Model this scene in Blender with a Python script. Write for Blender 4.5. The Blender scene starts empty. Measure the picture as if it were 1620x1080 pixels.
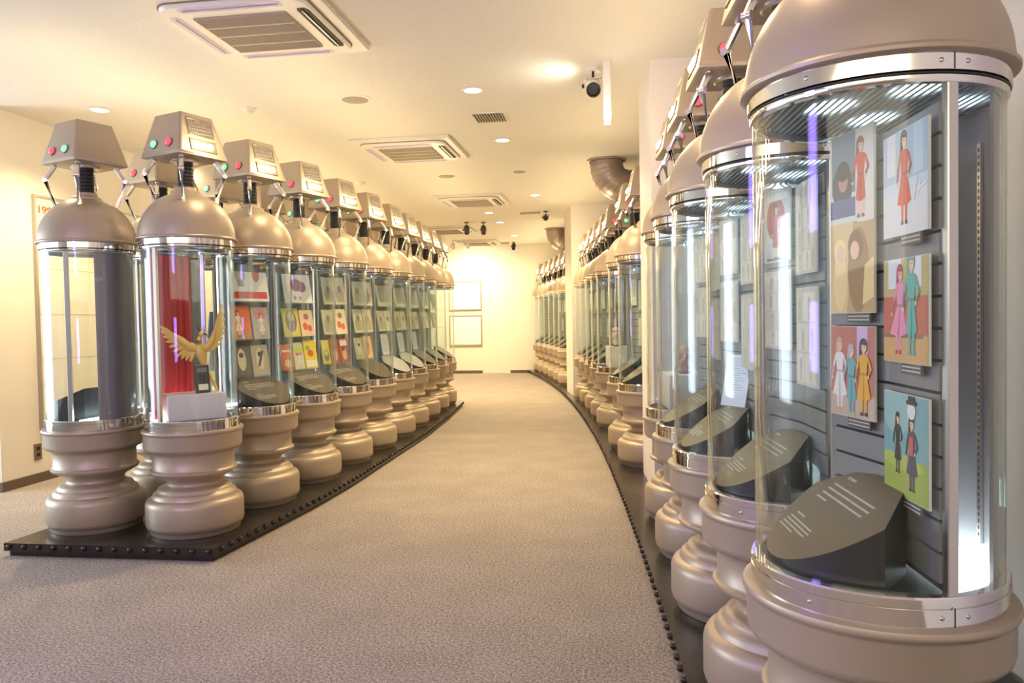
import bpy, bmesh, math, random
from mathutils import Vector, Matrix
PI = math.pi
sc = bpy.context.scene
COL = sc.collection

# ------------------------------------------------------------------ camera
FPX = 1217.0
PITCH, ROLL, YAW = 0.0304, 0.0181, 0.1421
EYE, CEIL = 1.265, 2.945
cy, sy = math.cos(YAW), math.sin(YAW)
Fv = Vector((-sy*math.cos(PITCH), cy*math.cos(PITCH), -math.sin(PITCH)))
R0 = Vector((cy, sy, 0)); U0 = R0.cross(Fv)
Rv = R0*math.cos(ROLL) - U0*math.sin(ROLL)
Uv = R0*math.sin(ROLL) + U0*math.cos(ROLL)
cd = bpy.data.cameras.new('camera'); cam = bpy.data.objects.new('camera', cd); COL.objects.link(cam)
cd.sensor_width = 36.0; cd.lens = FPX/1620*36.0; cd.clip_start = 0.02; cd.clip_end = 200
m = Matrix((Rv, Uv, -Fv)).transposed().to_4x4(); m.translation = Vector((0, 0, EYE))
cam.matrix_world = m
sc.camera = cam

# ------------------------------------------------------------------ world, exposure
w = bpy.data.worlds.new('world'); sc.world = w; w.use_nodes = True
w.node_tree.nodes['Background'].inputs[0].default_value = (0.80, 0.90, 1.0, 1)
w.node_tree.nodes['Background'].inputs[1].default_value = 1.0
vs = sc.view_settings
vs.view_transform = 'Standard'; vs.look = 'None'; vs.gamma = 1.0; vs.use_curve_mapping = False
vs.exposure = 0.86
sc.cycles.transparent_max_bounces = 64
sc.cycles.max_bounces = 8
sc.cycles.glossy_bounces = 4
sc.cycles.sample_clamp_indirect = 6.0
sc.cycles.caustics_reflective = False
sc.cycles.caustics_refractive = False

def lamp(name, kind, loc, power, color, size=0.1, target=None, spot=None, blend=0.6, sx=None):
    d = bpy.data.lights.new(name, kind); d.energy = power; d.color = color
    if kind == 'AREA':
        d.size = size
        if sx: d.shape = 'RECTANGLE'; d.size_y = sx
    else:
        d.shadow_soft_size = size
    if kind == 'SPOT': d.spot_size = spot; d.spot_blend = blend
    o = bpy.data.objects.new(name, d); COL.objects.link(o); o.location = loc
    if target is not None:
        o.rotation_euler = (Vector(target)-Vector(loc)).to_track_quat('-Z', 'Y').to_euler()
    return o

WARM = (1.0, 0.75, 0.40); NEUT = (1.0, 0.90, 0.80); COOL = (0.78, 0.90, 1.0); VIOLET = (0.35, 0.22, 1.0)
# entrance daylight at the left front; unseen fill added behind the viewer
lamp('entrance_daylight', 'AREA', (-7.6, 4.0, 1.3), 95, COOL, 2.3, (-3.0, 4.0, 0.6), sx=2.3)
lamp('hall_fill', 'AREA', (-1.2, -1.6, 2.80), 84, (1.0, 0.85, 0.66), 6.0, (-1.0, 1.6, 0.0), sx=3.2)  # broad soft fill, no fixture of its own
lamp('violet_reflection_upper', 'AREA', (-2.75, 0.55, 2.1), 13, VIOLET, 0.55, (-1.75, 1.55, 1.95), sx=0.7)  # unseen violet source, placed for the violet reflections in glass and chrome
lamp('violet_reflection_lower', 'AREA', (-2.75, 0.55, 1.12), 7, VIOLET, 0.55, (-1.75, 1.55, 1.12), sx=0.42)  # lower part of the same unseen violet source

# ------------------------------------------------------------------ materials
MC = {}
def mat(name, color=(0.8, 0.8, 0.8), rough=0.5, metal=0.0, emit=None, strength=0.0, spec=0.5, bump=None, vary=None, coat=0.0):
    if name in MC: return MC[name]
    ma = bpy.data.materials.new(name); ma.use_nodes = True; MC[name] = ma
    nt = ma.node_tree; b = nt.nodes['Principled BSDF']
    b.inputs['Base Color'].default_value = (*color, 1); b.inputs['Roughness'].default_value = rough
    b.inputs['Metallic'].default_value = metal; b.inputs['Specular IOR Level'].default_value = spec
    b.inputs['Coat Weight'].default_value = coat
    if emit:
        b.inputs['Emission Color'].default_value = (*emit, 1); b.inputs['Emission Strength'].default_value = strength
    if vary or bump:
        tc = nt.nodes.new('ShaderNodeTexCoord')
    if vary:   # (scale, second colour, detail)
        n = nt.nodes.new('ShaderNodeTexNoise'); n.inputs['Scale'].default_value = vary[0]; n.inputs['Detail'].default_value = vary[2]
        nt.links.new(tc.outputs['Object'], n.inputs['Vector'])
        r = nt.nodes.new('ShaderNodeValToRGB'); r.color_ramp.elements[0].position = 0.35; r.color_ramp.elements[1].position = 0.65
        r.color_ramp.elements[0].color = (*color, 1); r.color_ramp.elements[1].color = (*vary[1], 1)
        nt.links.new(n.outputs['Fac'], r.inputs['Fac']); nt.links.new(r.outputs['Color'], b.inputs['Base Color'])
    if bump:   # (scale, strength, distance)
        n2 = nt.nodes.new('ShaderNodeTexNoise'); n2.inputs['Scale'].default_value = bump[0]; n2.inputs['Detail'].default_value = 3
        nt.links.new(tc.outputs['Object'], n2.inputs['Vector'])
        bp = nt.nodes.new('ShaderNodeBump'); bp.inputs['Strength'].default_value = bump[1]; bp.inputs['Distance'].default_value = bump[2]
        nt.links.new(n2.outputs['Fac'], bp.inputs['Height']); nt.links.new(bp.outputs['Normal'], b.inputs['Normal'])
    return ma

def glass_mat(name, tint, base, amp):
    ma = bpy.data.materials.new(name); ma.use_nodes = True; MC[name] = ma
    nt = ma.node_tree; nt.nodes.clear()
    out = nt.nodes.new('ShaderNodeOutputMaterial'); mix = nt.nodes.new('ShaderNodeMixShader')
    tr = nt.nodes.new('ShaderNodeBsdfTransparent'); tr.inputs[0].default_value = (*tint, 1)
    gl = nt.nodes.new('ShaderNodeBsdfGlossy'); gl.inputs['Color'].default_value = (0.95, 1.0, 0.98, 1); gl.inputs['Roughness'].default_value = 0.03
    lw = nt.nodes.new('ShaderNodeLayerWeight'); lw.inputs['Blend'].default_value = 0.5
    pw = nt.nodes.new('ShaderNodeMath'); pw.operation = 'POWER'; pw.inputs[1].default_value = 4.0
    ml = nt.nodes.new('ShaderNodeMath'); ml.operation = 'MULTIPLY_ADD'; ml.inputs[1].default_value = amp; ml.inputs[2].default_value = base
    nt.links.new(lw.outputs['Facing'], pw.inputs[0]); nt.links.new(pw.outputs[0], ml.inputs[0])
    nt.links.new(ml.outputs[0], mix.inputs['Fac']); nt.links.new(tr.outputs[0], mix.inputs[1]); nt.links.new(gl.outputs[0], mix.inputs[2])
    nt.links.new(mix.outputs[0], out.inputs['Surface'])
    return ma
GLASS = glass_mat('case_glass', (0.975, 0.992, 0.99), 0.03, 0.85)
ACRYL = glass_mat('acrylic', (0.96, 0.985, 0.985), 0.05, 0.7)

PAINT = mat('champagne_paint', (0.45, 0.37, 0.285), 0.42, 0.38, bump=(260, 0.05, 0.002))
CHROME = mat('polished_chrome', (0.82, 0.79, 0.76), 0.07, 1.0)
STEEL = mat('brushed_steel', (0.62, 0.58, 0.55), 0.28, 1.0)
BLACK = mat('black_rubber', (0.012, 0.011, 0.011), 0.5)
DARK = mat('dark_platform', (0.022, 0.018, 0.016), 0.22, 0.0, vary=(9, (0.032, 0.027, 0.024), 4))
STUDM = mat('stud_metal', (0.035, 0.03, 0.028), 0.25, 0.6)
GREYP = mat('grey_back_panel', (0.29, 0.265, 0.28), 0.38, 0.25)
SLATM = mat('slat_grey', (0.235, 0.235, 0.22), 0.45, 0.1)
STAND = mat('caption_brown', (0.120, 0.084, 0.050), 0.35, 0.1)
STANDS = mat('caption_side_black', (0.014, 0.014, 0.015), 0.35)
TEXTM = mat('caption_ink', (0.62, 0.58, 0.52), 0.6)
WALL = mat('cream_wall', (0.80, 0.755, 0.67), 0.75, bump=(140, 0.08, 0.002))
CEILM = mat('ceiling_texture', (0.81, 0.765, 0.68), 0.85, bump=(55, 0.35, 0.006), vary=(60, (0.84, 0.805, 0.74), 4))
BASEB = mat('baseboard_brown', (0.13, 0.095, 0.075), 0.45)
WHITEP = mat('white_plastic', (0.80, 0.76, 0.69), 0.4)
GRILM = mat('grille_tan', (0.42, 0.36, 0.27), 0.6)
FLAPD = mat('flap_dark', (0.03, 0.02, 0.016), 0.65)
FLAPL = mat('flap_mauve', (0.62, 0.55, 0.66), 0.4)
DISCM = mat('speaker_tan', (0.40, 0.35, 0.27), 0.7)
DUCTM = mat('duct_metal', (0.36, 0.29, 0.25), 0.42, 0.45)
RED_L = mat('red_lamp', (0.8, 0.05, 0.05), 0.3, emit=(1.0, 0.025, 0.04), strength=2.4)
GRN_L = mat('green_lamp', (0.3, 0.8, 0.4), 0.3, emit=(0.12, 1.0, 0.30), strength=1.0)
BULB = mat('warm_bulb', (1, 0.95, 0.85), 0.3, emit=(1.0, 0.80, 0.50), strength=7.0)
BULBOFF = mat('bulb_recess', (0.16, 0.13, 0.10), 0.5, 0.2)
LEDC = mat('cool_led', (1, 1, 1), 0.4, emit=(0.74, 0.92, 1.0), strength=8.0)
UPL = mat('uplight_glow', (1, 1, 1), 0.4, emit=(0.76, 0.93, 1.0), strength=4.5)
DOWNL = mat('downlight_lens', (1, 0.95, 0.85), 0.4, emit=(1.0, 0.84, 0.58), strength=5.0)
PENDL = mat('pendant_lens', (1, 1, 1), 0.4, emit=(1.0, 0.93, 0.84), strength=3.0)
REDM = mat('red_backdrop', (0.50, 0.012, 0.022), 0.4)
GOLD = mat('gold_relief', (0.82, 0.56, 0.13), 0.38, 0.25)
WPLINTH = mat('white_plinth', (0.82, 0.80, 0.78), 0.5)
SILVERP = mat('silver_sheet', (0.55, 0.55, 0.56), 0.35, 0.6)

def carpet():
    ma = bpy.data.materials.new('speckled_carpet'); ma.use_nodes = True
    nt = ma.node_tree; b = nt.nodes['Principled BSDF']; b.inputs['Roughness'].default_value = 0.95; b.inputs['Specular IOR Level'].default_value = 0.1
    tc = nt.nodes.new('ShaderNodeTexCoord')
    n = nt.nodes.new('ShaderNodeTexNoise'); n.inputs['Scale'].default_value = 95; n.inputs['Detail'].default_value = 3; n.inputs['Roughness'].default_value = 0.85
    nt.links.new(tc.outputs['Object'], n.inputs['Vector'])
    r = nt.nodes.new('ShaderNodeValToRGB'); e = r.color_ramp.elements
    e[0].position = 0.40; e[0].color = (0.20, 0.17, 0.155, 1); e[1].position = 0.60; e[1].color = (0.58, 0.52, 0.475, 1)
    nt.links.new(n.outputs['Fac'], r.inputs['Fac'])
    n3 = nt.nodes.new('ShaderNodeTexNoise'); n3.inputs['Scale'].default_value = 3.0; n3.inputs['Detail'].default_value = 4
    nt.links.new(tc.outputs['Object'], n3.inputs['Vector'])
    mx = nt.nodes.new('ShaderNodeMix'); mx.data_type = 'RGBA'; mx.blend_type = 'MULTIPLY'; mx.inputs[0].default_value = 0.30
    nt.links.new(r.outputs['Color'], mx.inputs[6]); nt.links.new(n3.outputs['Fac'], mx.inputs[7])
    nt.links.new(mx.outputs[2], b.inputs['Base Color'])
    bp = nt.nodes.new('ShaderNodeBump'); bp.inputs['Strength'].default_value = 0.12; bp.inputs['Distance'].default_value = 0.003
    nt.links.new(n.outputs['Fac'], bp.inputs['Height']); nt.links.new(bp.outputs['Normal'], b.inputs['Normal'])
    return ma
CARPET = carpet()

# ------------------------------------------------------------------ mesh helpers
def finish(bm, name, mats, smooth=35, recalc=True):
    if recalc: bmesh.ops.recalc_face_normals(bm, faces=bm.faces[:])
    me = bpy.data.meshes.new(name)
    if smooth:
        lim = math.radians(smooth)
        for f in bm.faces: f.smooth = True
        for e in bm.edges:
            if len(e.link_faces) == 2 and e.calc_face_angle(0) > lim: e.smooth = False
    bm.to_mesh(me); bm.free()
    for x in (mats if isinstance(mats, (list, tuple)) else [mats]): me.materials.append(x)
    return me
def link(name, me, parent=None, loc=None, rotz=None, **props):
    o = bpy.data.objects.new(name, me); COL.objects.link(o)
    if parent is not None: o.parent = parent
    if loc is not None: o.location = loc
    if rotz is not None: o.rotation_euler = (0, 0, rotz)
    for k, v in props.items(): o[k] = v
    return o
def empty(name, loc, rotz, label, cat, group=None):
    o = bpy.data.objects.new(name, None); COL.objects.link(o); o.location = loc; o.rotation_euler = (0, 0, rotz)
    o.empty_display_size = 0.1
    o['label'] = label; o['category'] = cat
    if group: o['group'] = group
    return o
def tag(o, label, cat, group=None):
    o['label'] = label; o['category'] = cat
    if group: o['group'] = group
    return o
def box(bm, a, b, mi=0, M=None):
    vs_ = [bm.verts.new(Vector((x, y, z)) if M is None else M @ Vector((x, y, z))) for x in (a[0], b[0]) for y in (a[1], b[1]) for z in (a[2], b[2])]
    for q in ((0, 1, 3, 2), (4, 6, 7, 5), (0, 4, 5, 1), (2, 3, 7, 6), (0, 2, 6, 4), (1, 5, 7, 3)):
        f = bm.faces.new([vs_[i] for i in q]); f.material_index = mi
def lathe(bm, prof, n=48, a0=0.0, a1=2*PI, mi=0, cap=False, M=None):
    full = abs(a1-a0-2*PI) < 1e-6
    cnt = n if full else n+1
    rings = []
    for r, z in prof:
        if r < 1e-6 and full:
            p = Vector((0, 0, z)); rings.append([bm.verts.new(p if M is None else M @ p)]*cnt); continue
        row = []
        for i in range(cnt):
            a = a0+(a1-a0)*i/n; p = Vector((r*math.cos(a), r*math.sin(a), z))
            row.append(bm.verts.new(p if M is None else M @ p))
        rings.append(row)
    for k in range(len(rings)-1):
        A, B = rings[k], rings[k+1]
        for i in range(cnt if full else n):
            j = (i+1) % cnt
            q = []
            for v in (A[i], A[j], B[j], B[i]):
                if v not in q: q.append(v)
            if len(q) > 2:
                f = bm.faces.new(q); f.material_index = mi
    if cap:
        for row in (rings[0], rings[-1]):
            if len(set(row)) > 2: bm.faces.new(row if row is rings[0] else row).material_index = mi
    return rings
def shell(bm, r0, r1, z0, z1, a0, a1, n, mi=0):
    """closed curved slab between two radii"""
    pts = []
    for i in range(n+1):
        a = a0+(a1-a0)*i/n; c, s = math.cos(a), math.sin(a)
        pts.append([bm.verts.new((r*c, r*s, z)) for r, z in ((r0, z0), (r1, z0), (r1, z1), (r0, z1))])
    for i in range(n):
        for k in range(4):
            bm.faces.new((pts[i][k], pts[i][(k+1) % 4], pts[i+1][(k+1) % 4], pts[i+1][k])).material_index = mi
    bm.faces.new(pts[0]).material_index = mi; bm.faces.new(pts[-1][::-1]).material_index = mi
def tube(bm, pts, r, n=8, mi=0, cap=True):
    pts = [Vector(p) for p in pts]; rows = []
    for i, p in enumerate(pts):
        if i == 0: t = pts[1]-p
        elif i == len(pts)-1: t = p-pts[i-1]
        else: t = (pts[i+1]-p).normalized()+(p-pts[i-1]).normalized()
        t.normalize(); u = t.cross(Vector((0, 0, 1)))
        if u.length < 1e-3: u = t.cross(Vector((0, 1, 0)))
        u.normalize(); v = t.cross(u)
        rr = r[i] if isinstance(r, (list, tuple)) else r
        rows.append([bm.verts.new(p+(u*math.cos(2*PI*k/n)+v*math.sin(2*PI*k/n))*rr) for k in range(n)])
    for A, B in zip(rows, rows[1:]):
        for k in range(n): bm.faces.new((A[k], A[(k+1) % n], B[(k+1) % n], B[k])).material_index = mi
    if cap:
        bm.faces.new(rows[0]).material_index = mi; bm.faces.new(rows[-1]).material_index = mi
def prism(bm, poly, z0, z1, mi=0, M=None, mtop=None):
    lo = [Vector((x, y, z0)) for x, y in poly]; hi = [Vector((x, y, z1)) for x, y in poly]
    if M is not None: lo = [M @ p for p in lo]; hi = [M @ p for p in hi]
    lo = [bm.verts.new(p) for p in lo]; hi = [bm.verts.new(p) for p in hi]; n = len(poly)
    bm.faces.new(lo).material_index = mi; bm.faces.new(hi).material_index = mi if mtop is None else mtop
    for i in range(n): bm.faces.new((lo[i], lo[(i+1) % n], hi[(i+1) % n], hi[i])).material_index = mi
def rot2(x, y, a): return x*math.cos(a)-y*math.sin(a), x*math.sin(a)+y*math.cos(a)

# ------------------------------------------------------------------ rows of cases: where they stand
EDGE = (-1.61568650e-04, -2.49318754e-03, -4.96925248e-02, 3.38892974e-01)
def edge_x(y): return ((EDGE[0]*y+EDGE[1])*y+EDGE[2])*y+EDGE[3]
def edge_s(y): return (3*EDGE[0]*y+2*EDGE[1])*y+EDGE[2]
PLAT = 0.075
RIGHT = [(0.54, 1.77), (0.51, 2.47), (0.455, 3.20), (0.42, 3.92), (0.39, 4.63), (0.22, 6.28), (0.13, 7.05)]
RIGHT += [(edge_x(y)+0.33, y) for y in (8.40, 9.10, 9.80, 10.50, 11.17, 13.55, 14.25, 14.95, 15.65, 16.35, 17.0)]
LEFT = [(-2.47, 4.14), (-2.425, 4.83), (-2.395, 5.54), (-2.385, 6.26), (-2.385, 6.98), (-2.40, 7.70), (-2.44, 8.42), (-2.48, 9.14), (-2.53, 9.86), (-2.575, 10.55)]
LROT = [math.radians(a) for a in (-20, -19, -17, -15, -13, -10, -7, -4, -1, 2)]
BACKROW = [(-3.12, 4.17), (-3.09, 4.87), (-3.07, 5.57), (-3.07, 6.28), (-3.07, 7.0), (-3.10, 7.72), (-3.16, 8.45), (-3.22, 9.16), (-3.30, 9.87), (-3.38, 10.55)]
def left_edge(y):
    xs = [(3.7, -2.16), (4.3, -2.11), (4.9, -2.06), (5.64, -2.04), (6.6, -2.06), (7.92, -2.08), (9.37, -2.16), (10.94, -2.29)]
    for (ya, xa), (yb, xb) in zip(xs, xs[1:]):
        if y <= yb or yb == xs[-1][0]: return xa+(xb-xa)*(y-ya)/(yb-ya)

# ------------------------------------------------------------------ the room
def plate(name, poly, z0, z1, ma, **kw):
    bm = bmesh.new(); prism(bm, poly, z0, z1); return link(name, finish(bm, name, ma, 0), kind='structure', **kw)
XL, YB = -4.72, 17.5
plate('floor', [(-10, -6), (3.2, -6), (3.2, YB+.2), (-10, YB+.2)], -0.1, 0.0, CARPET)
plate('ceiling', [(-10, -6), (3.2, -6), (3.2, YB+.2), (-10, YB+.2)], CEIL, CEIL+0.1, CEILM)
plate('wall_left', [(XL-.15, 5.25), (XL, 5.25), (XL, YB), (XL-.15, YB)], 0, CEIL, WALL)
plate('wall_back', [(XL-.15, YB), (2.0, YB), (2.0, YB+.15), (XL-.15, YB+.15)], 0, CEIL, WALL)
plate('wall_rear', [(-10, -6.1), (3.2, -6.1), (3.2, -6), (-10, -6)], 0, CEIL, WALL)
ys = [-6+i*0.5 for i in range(48)]
bm = bmesh.new()
wr = [(edge_x(max(y, 0.5))+1.08, y) for y in ys if y <= YB]
prism(bm, wr+[(x+.12, y) for x, y in reversed(wr)], 0, CEIL)
link('wall_right', finish(bm, 'wall_right', WALL, 20), kind='structure')
plate('baseboard_left', [(XL, 5.25), (XL+.012, 5.25), (XL+.012, YB), (XL, YB)], 0, 0.075, BASEB)
plate('baseboard_end', [(XL-.15, 5.238), (XL+.012, 5.238), (XL+.012, 5.25), (XL-.15, 5.25)], 0, 0.075, BASEB)
plate('baseboard_back', [(-4.7, YB-.012), (-3.2, YB-.012), (-3.2, YB), (-4.7, YB)], 0, 0.07, BASEB)
plate('trim_1', [(-2.55, YB-.012), (-2.0, YB-.012), (-2.0, YB), (-2.55, YB)], 0, 0.07, BASEB)
# pillars standing in the right-hand row
def pillar(name, x, y, ang, wd, dp):
    bm = bmesh.new(); P = []
    for u, v in ((0, 0), (wd, 0), (wd, dp), (0, dp)):
        a, b = rot2(u, v, ang); P.append((x+a, y+b))
    prism(bm, P, 0.0, CEIL)
    o = link(name, finish(bm, name, mat('pillar_white', (0.82, 0.77, 0.72), 0.7, bump=(120, 0.06, 0.002)), 0)); o['kind'] = 'structure'
pillar('pillar_near', 0.205, 5.18, math.radians(4.5), 0.62, 0.72)
pillar('pillar_far', -0.735, 11.60, math.radians(11.0), 0.60, 0.80)

# ------------------------------------------------------------------ platforms with studs
def stud_mesh():
    bm = bmesh.new()
    lathe(bm, [(0.0155, 0.0), (0.0155, 0.004), (0.012, 0.011), (0.006, 0.0145), (0.0, 0.0155)], 8)
    return finish(bm, 'stud', STUDM, 60)
STUD = stud_mesh()
def stud(parent, p, ang):
    o = link('stud', STUD, parent, p); o.rotation_euler = (PI/2, 0, ang+PI/2); return o
rt = empty('display_platform', (0.5, 2.0, 0), 0, 'long curved black platform with studded edge under the right-hand row', 'platform')
ry = [0.4+i*0.25 for i in range(69)]; ry = [y for y in ry if y < YB-0.1]+[YB-0.02]
def to_local(o, p): return (p[0]-o.location.x, p[1]-o.location.y, p[2]-o.location.z)
bm = bmesh.new()
pl = [(edge_x(y), y) for y in ry]; pl2 = [(edge_x(y)+1.05, y) for y in reversed(ry)]
prism(bm, [(x-.5, y-2.0) for x, y in pl+pl2], 0.035, PLAT)
link('deck', finish(bm, 'right_deck', DARK, 25), rt)
bm = bmesh.new()
prism(bm, [(x-.5+.018, y-2.0) for x, y in pl]+[(x-.5-.02, y-2) for x, y in pl2], 0.0, 0.036)
link('plinth', finish(bm, 'right_plinth', DARK, 25), rt)
y = 1.6
while y < 17.3:
    s = edge_s(y); stud(rt, (edge_x(y)-.5, y-2.0, 0.056), math.atan2(s, -1)); y += 0.088*(1 if y < 9 else 1.3)
lt = empty('display_platform', (-2.8, 4.0, 0), 0, 'black platform with studded edge under the left double row', 'platform')
ly = [3.77+i*0.25 for i in range(29)]+[10.95]
pl = [(left_edge(y), y) for y in ly]; pl2 = [(left_edge(y)-1.24, y) for y in reversed(ly)]
bm = bmesh.new(); prism(bm, [(x+2.8, y-4.0) for x, y in pl+pl2], 0.032, PLAT); link('deck', finish(bm, 'left_deck', DARK, 25), lt)
ly2 = [3.79]+ly[1:-1]+[10.93]
bm = bmesh.new(); prism(bm, [(left_edge(y)-.018+2.8, y-4.0) for y in ly2]+[(left_edge(y)-1.222+2.8, y-4) for y in reversed(ly2)], 0.0, 0.033)
link('plinth', finish(bm, 'left_plinth', DARK, 25), lt)
for i in range(14):
    stud(lt, (-3.36+i*0.0905+2.8, 3.77-4.0, 0.055), -PI/2)
y = 3.84
while y < 10.9:
    stud(lt, (left_edge(y)+2.8, y-4.0, 0.055), 0.0); y += 0.088

# ------------------------------------------------------------------ the robot-shaped display case, shared meshes
RS = {}
def share(name, fn):
    if name not in RS: RS[name] = fn()
    return RS[name]
Z0 = PLAT
def pedestal():
    P = [(0.0, .0752), (.240, .0752), (.245, .082), (.245, .100), (.252, .106), (.262, .116), (.267, .132), (.267, .236), (.264, .252), (.256, .266), (.243, .274),
         (.232, .278), (.229, .288), (.224, .300), (.214, .307), (.206, .311), (.203, .320), (.196, .331), (.180, .338), (.163, .343), (.155, .350), (.153, .362), (.158, .374),
         (.176, .388), (.200, .400), (.216, .410), (.231, .418), (.236, .426), (.235, .435), (.227, .440), (.222, .446), (.221, .520), (.224, .532), (.236, .543), (.254, .550), (.264, .560),
         (.267, .572), (.267, .640), (.269, .646), (.275, .650), (.277, .658), (.274, .666), (.262, .670), (.0, .670)]
    bm = bmesh.new(); lathe(bm, P, 64); return finish(bm, 'pedestal', PAINT, 50)
def ring_low():
    bm = bmesh.new(); lathe(bm, [(.236, .668), (.257, .668), (.257, .705), (.253, .7065), (.253, .709), (.257, .7105), (.257, .724), (.254, .728), (.236, .728), (.236, .668)], 64)
    return finish(bm, 'lower_ring', CHROME, 30)
def screw():
    bm = bmesh.new(); lathe(bm, [(.0, .0), (.0048, .0), (.0044, .0018), (.0025, .0028), (.0, .003)], 12); return finish(bm, 'screw', STEEL, 50)
def joint(z, h):
    bm = bmesh.new(); box(bm, (.2560, -.0012, z-(.018 if z < 1 else .0)), (.2574, .0012, z+h)); return finish(bm, 'ring_joint', BLACK, 0)
def floor_disc():
    bm = bmesh.new(); lathe(bm, [(.0, .690), (.235, .690), (.235, .722), (.0, .722)], 48); return finish(bm, 'case_floor', STANDS, 30)
def ring_high():
    bm = bmesh.new(); lathe(bm, [(.236, 1.685), (.251, 1.685), (.253, 1.689), (.253, 1.698), (.249, 1.700), (.249, 1.704), (.257, 1.706), (.257, 1.738), (.236, 1.738), (.236, 1.685)], 64)
    return finish(bm, 'upper_ring', CHROME, 30)
def gasket(z):
    bm = bmesh.new(); lathe(bm, [(.2505, z), (.2545, z), (.2545, z+.0035), (.2505, z+.0035), (.2505, z)], 48); return finish(bm, 'gasket', BLACK, 30)
def dome():
    P = [(0.0, 1.7375), (.255, 1.7375), (.266, 1.7385), (.272, 1.742), (.273, 1.749), (.268, 1.754), (.264, 1.757)]
    for i in range(1, 20):
        a = math.radians(i*4.5); P.append((.263*math.cos(a), 1.757+.262*math.sin(a)))
    P += [(.0, 2.019)]
    bm = bmesh.new(); lathe(bm, P, 64); return finish(bm, 'dome', PAINT, 45)
def collar():
    bm = bmesh.new(); lathe(bm, [(.0, 2.0), (.084, 2.0), (.084, 2.015), (.078, 2.022), (.060, 2.026), (.058, 2.044), (.0, 2.044)], 32); return finish(bm, 'neck_collar', PAINT, 40)
def neck():
    P = [(.0, 2.040), (.040, 2.040)]
    for i in range(8):
        z = 2.046+i*.021; P += [(.043, z), (.043, z+.014), (.040, z+.0165)]
    P += [(.040, 2.221), (.0, 2.221)]
    bm = bmesh.new(); lathe(bm, P, 24); return finish(bm, 'neck', BLACK, 30)
HB, HT, HZ0, HZ1 = .163, .112, 2.20, 2.452
def head():
    bm = bmesh.new()
    def sq(h, z): return [bm.verts.new((x*h, y*h, z)) for x, y in ((-1, -1), (1, -1), (1, 1), (-1, 1))]
    rows = [sq(HB-.012, HZ0), sq(HB, HZ0+.006), sq(HB, HZ0+.026), sq(HT, HZ1-.012)]
    # flat top with a raised panel
    rows += [sq(HT-.006, HZ1-.006), sq(HT-.035, HZ1-.006), sq(HT-.038, HZ1), ]
    for A, B in zip(rows, rows[1:]):
        for i in range(4): bm.faces.new((A[i], A[(i+1) % 4], B[(i+1) % 4], B[i]))
    bm.faces.new(rows[0]); bm.faces.new(rows[-1])
    eds = [e for e in bm.edges if abs(e.verts[0].co.z-e.verts[1].co.z) > .1]
    bmesh.ops.bevel(bm, geom=eds, offset=.016, segments=3, affect='EDGES', profile=.5)
    return finish(bm, 'head', PAINT, 30)
FS = math.atan2(HB-HT, HZ1-HZ0-.038)   # tilt of a face
def face_M(side, u, z, out=0.0):
    """frame on a sloping head face: x right, y up along the face, z outward. side: angle of the outward normal"""
    t = (z-HZ0-.026)/(HZ1-HZ0-.038); h = HB+(HT-HB)*t
    n = Vector((math.cos(FS), 0, math.sin(FS))); up = Vector((-math.sin(FS), 0, math.cos(FS))); rt_ = up.cross(n)
    M = Matrix((rt_, up, n)).transposed().to_4x4(); M.translation = Vector((h, 0, z))+rt_*u+n*out
    return Matrix.Rotation(side, 4, 'Z') @ M
def lamp_mesh(ma, nm):
    bm = bmesh.new(); P = [(.0, -.004), (.0215, -.004), (.0215, .006)]+[(.0205*math.cos(math.radians(a)), .006+.014*math.sin(math.radians(a))) for a in (0, 25, 50, 72)]+[(.0, .020)]
    lathe(bm, P, 16); return finish(bm, nm, ma, 60)
def bezel_mesh():
    bm = bmesh.new(); lathe(bm, [(.021, -.003), (.0275, -.003), (.0275, .004), (.025, .007), (.021, .006), (.021, -.003)], 16); return finish(bm, 'lamp_bezel', mat('bezel_dark', (.20, .16, .14), .35, .4), 40)
def bulb_mesh():
    bm = bmesh.new(); P = [(.0, .0), (.019, .0)]+[(.019*math.cos(math.radians(a)), .003+.015*math.sin(math.radians(a))) for a in (0, 30, 60)]+[(.0, .018)]
    lathe(bm, P, 14); return finish(bm, 'bulb', BULB, 60)
def recess_mesh():
    bm = bmesh.new()
    for a, b in (((-.088, -.034, -.004), (.088, -.029, .006)), ((-.088, .029, -.004), (.088, .034, .006)), ((-.088, -.03, -.004), (-.082, .03, .006)), ((.082, -.03, -.004), (.088, .03, .006))):
        box(bm, a, b)
    box(bm, (-.083, -.030, -.005), (.083, .030, .0015))
    return finish(bm, 'bulb_tray', BULBOFF, 0)
def louver_frame():
    bm = bmesh.new()
    for a, b in (((-.075, -.045, -.003), (.075, -.040, .004)), ((-.075, .040, -.003), (.075, .045, .004)), ((-.075, -.041, -.003), (-.070, .041, .004)), ((.070, -.041, -.003), (.075, .041, .004))):
        box(bm, a, b)
    box(bm, (-.071, -.041, -.003), (.071, .041, .0012))
    return finish(bm, 'louver_plate', STEEL, 0)
def louver_bars():
    bm = bmesh.new()
    for i in range(4):
        for j in range(9):
            x = -.060+j*.0148; yv = -.030+i*.0185
            box(bm, (x-.0055, yv-.0045, .001), (x+.0055, yv+.0045, .0032))
    return finish(bm, 'louver_slots', mat('slot_dark', (.16, .14, .12), .5), 0)
def under_plate():
    bm = bmesh.new(); lathe(bm, [(.0, 2.185), (.072, 2.185), (.078, 2.191), (.078, 2.2005), (.0, 2.2005)], 28); return finish(bm, 'neck_plate', STEEL, 40)
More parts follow.
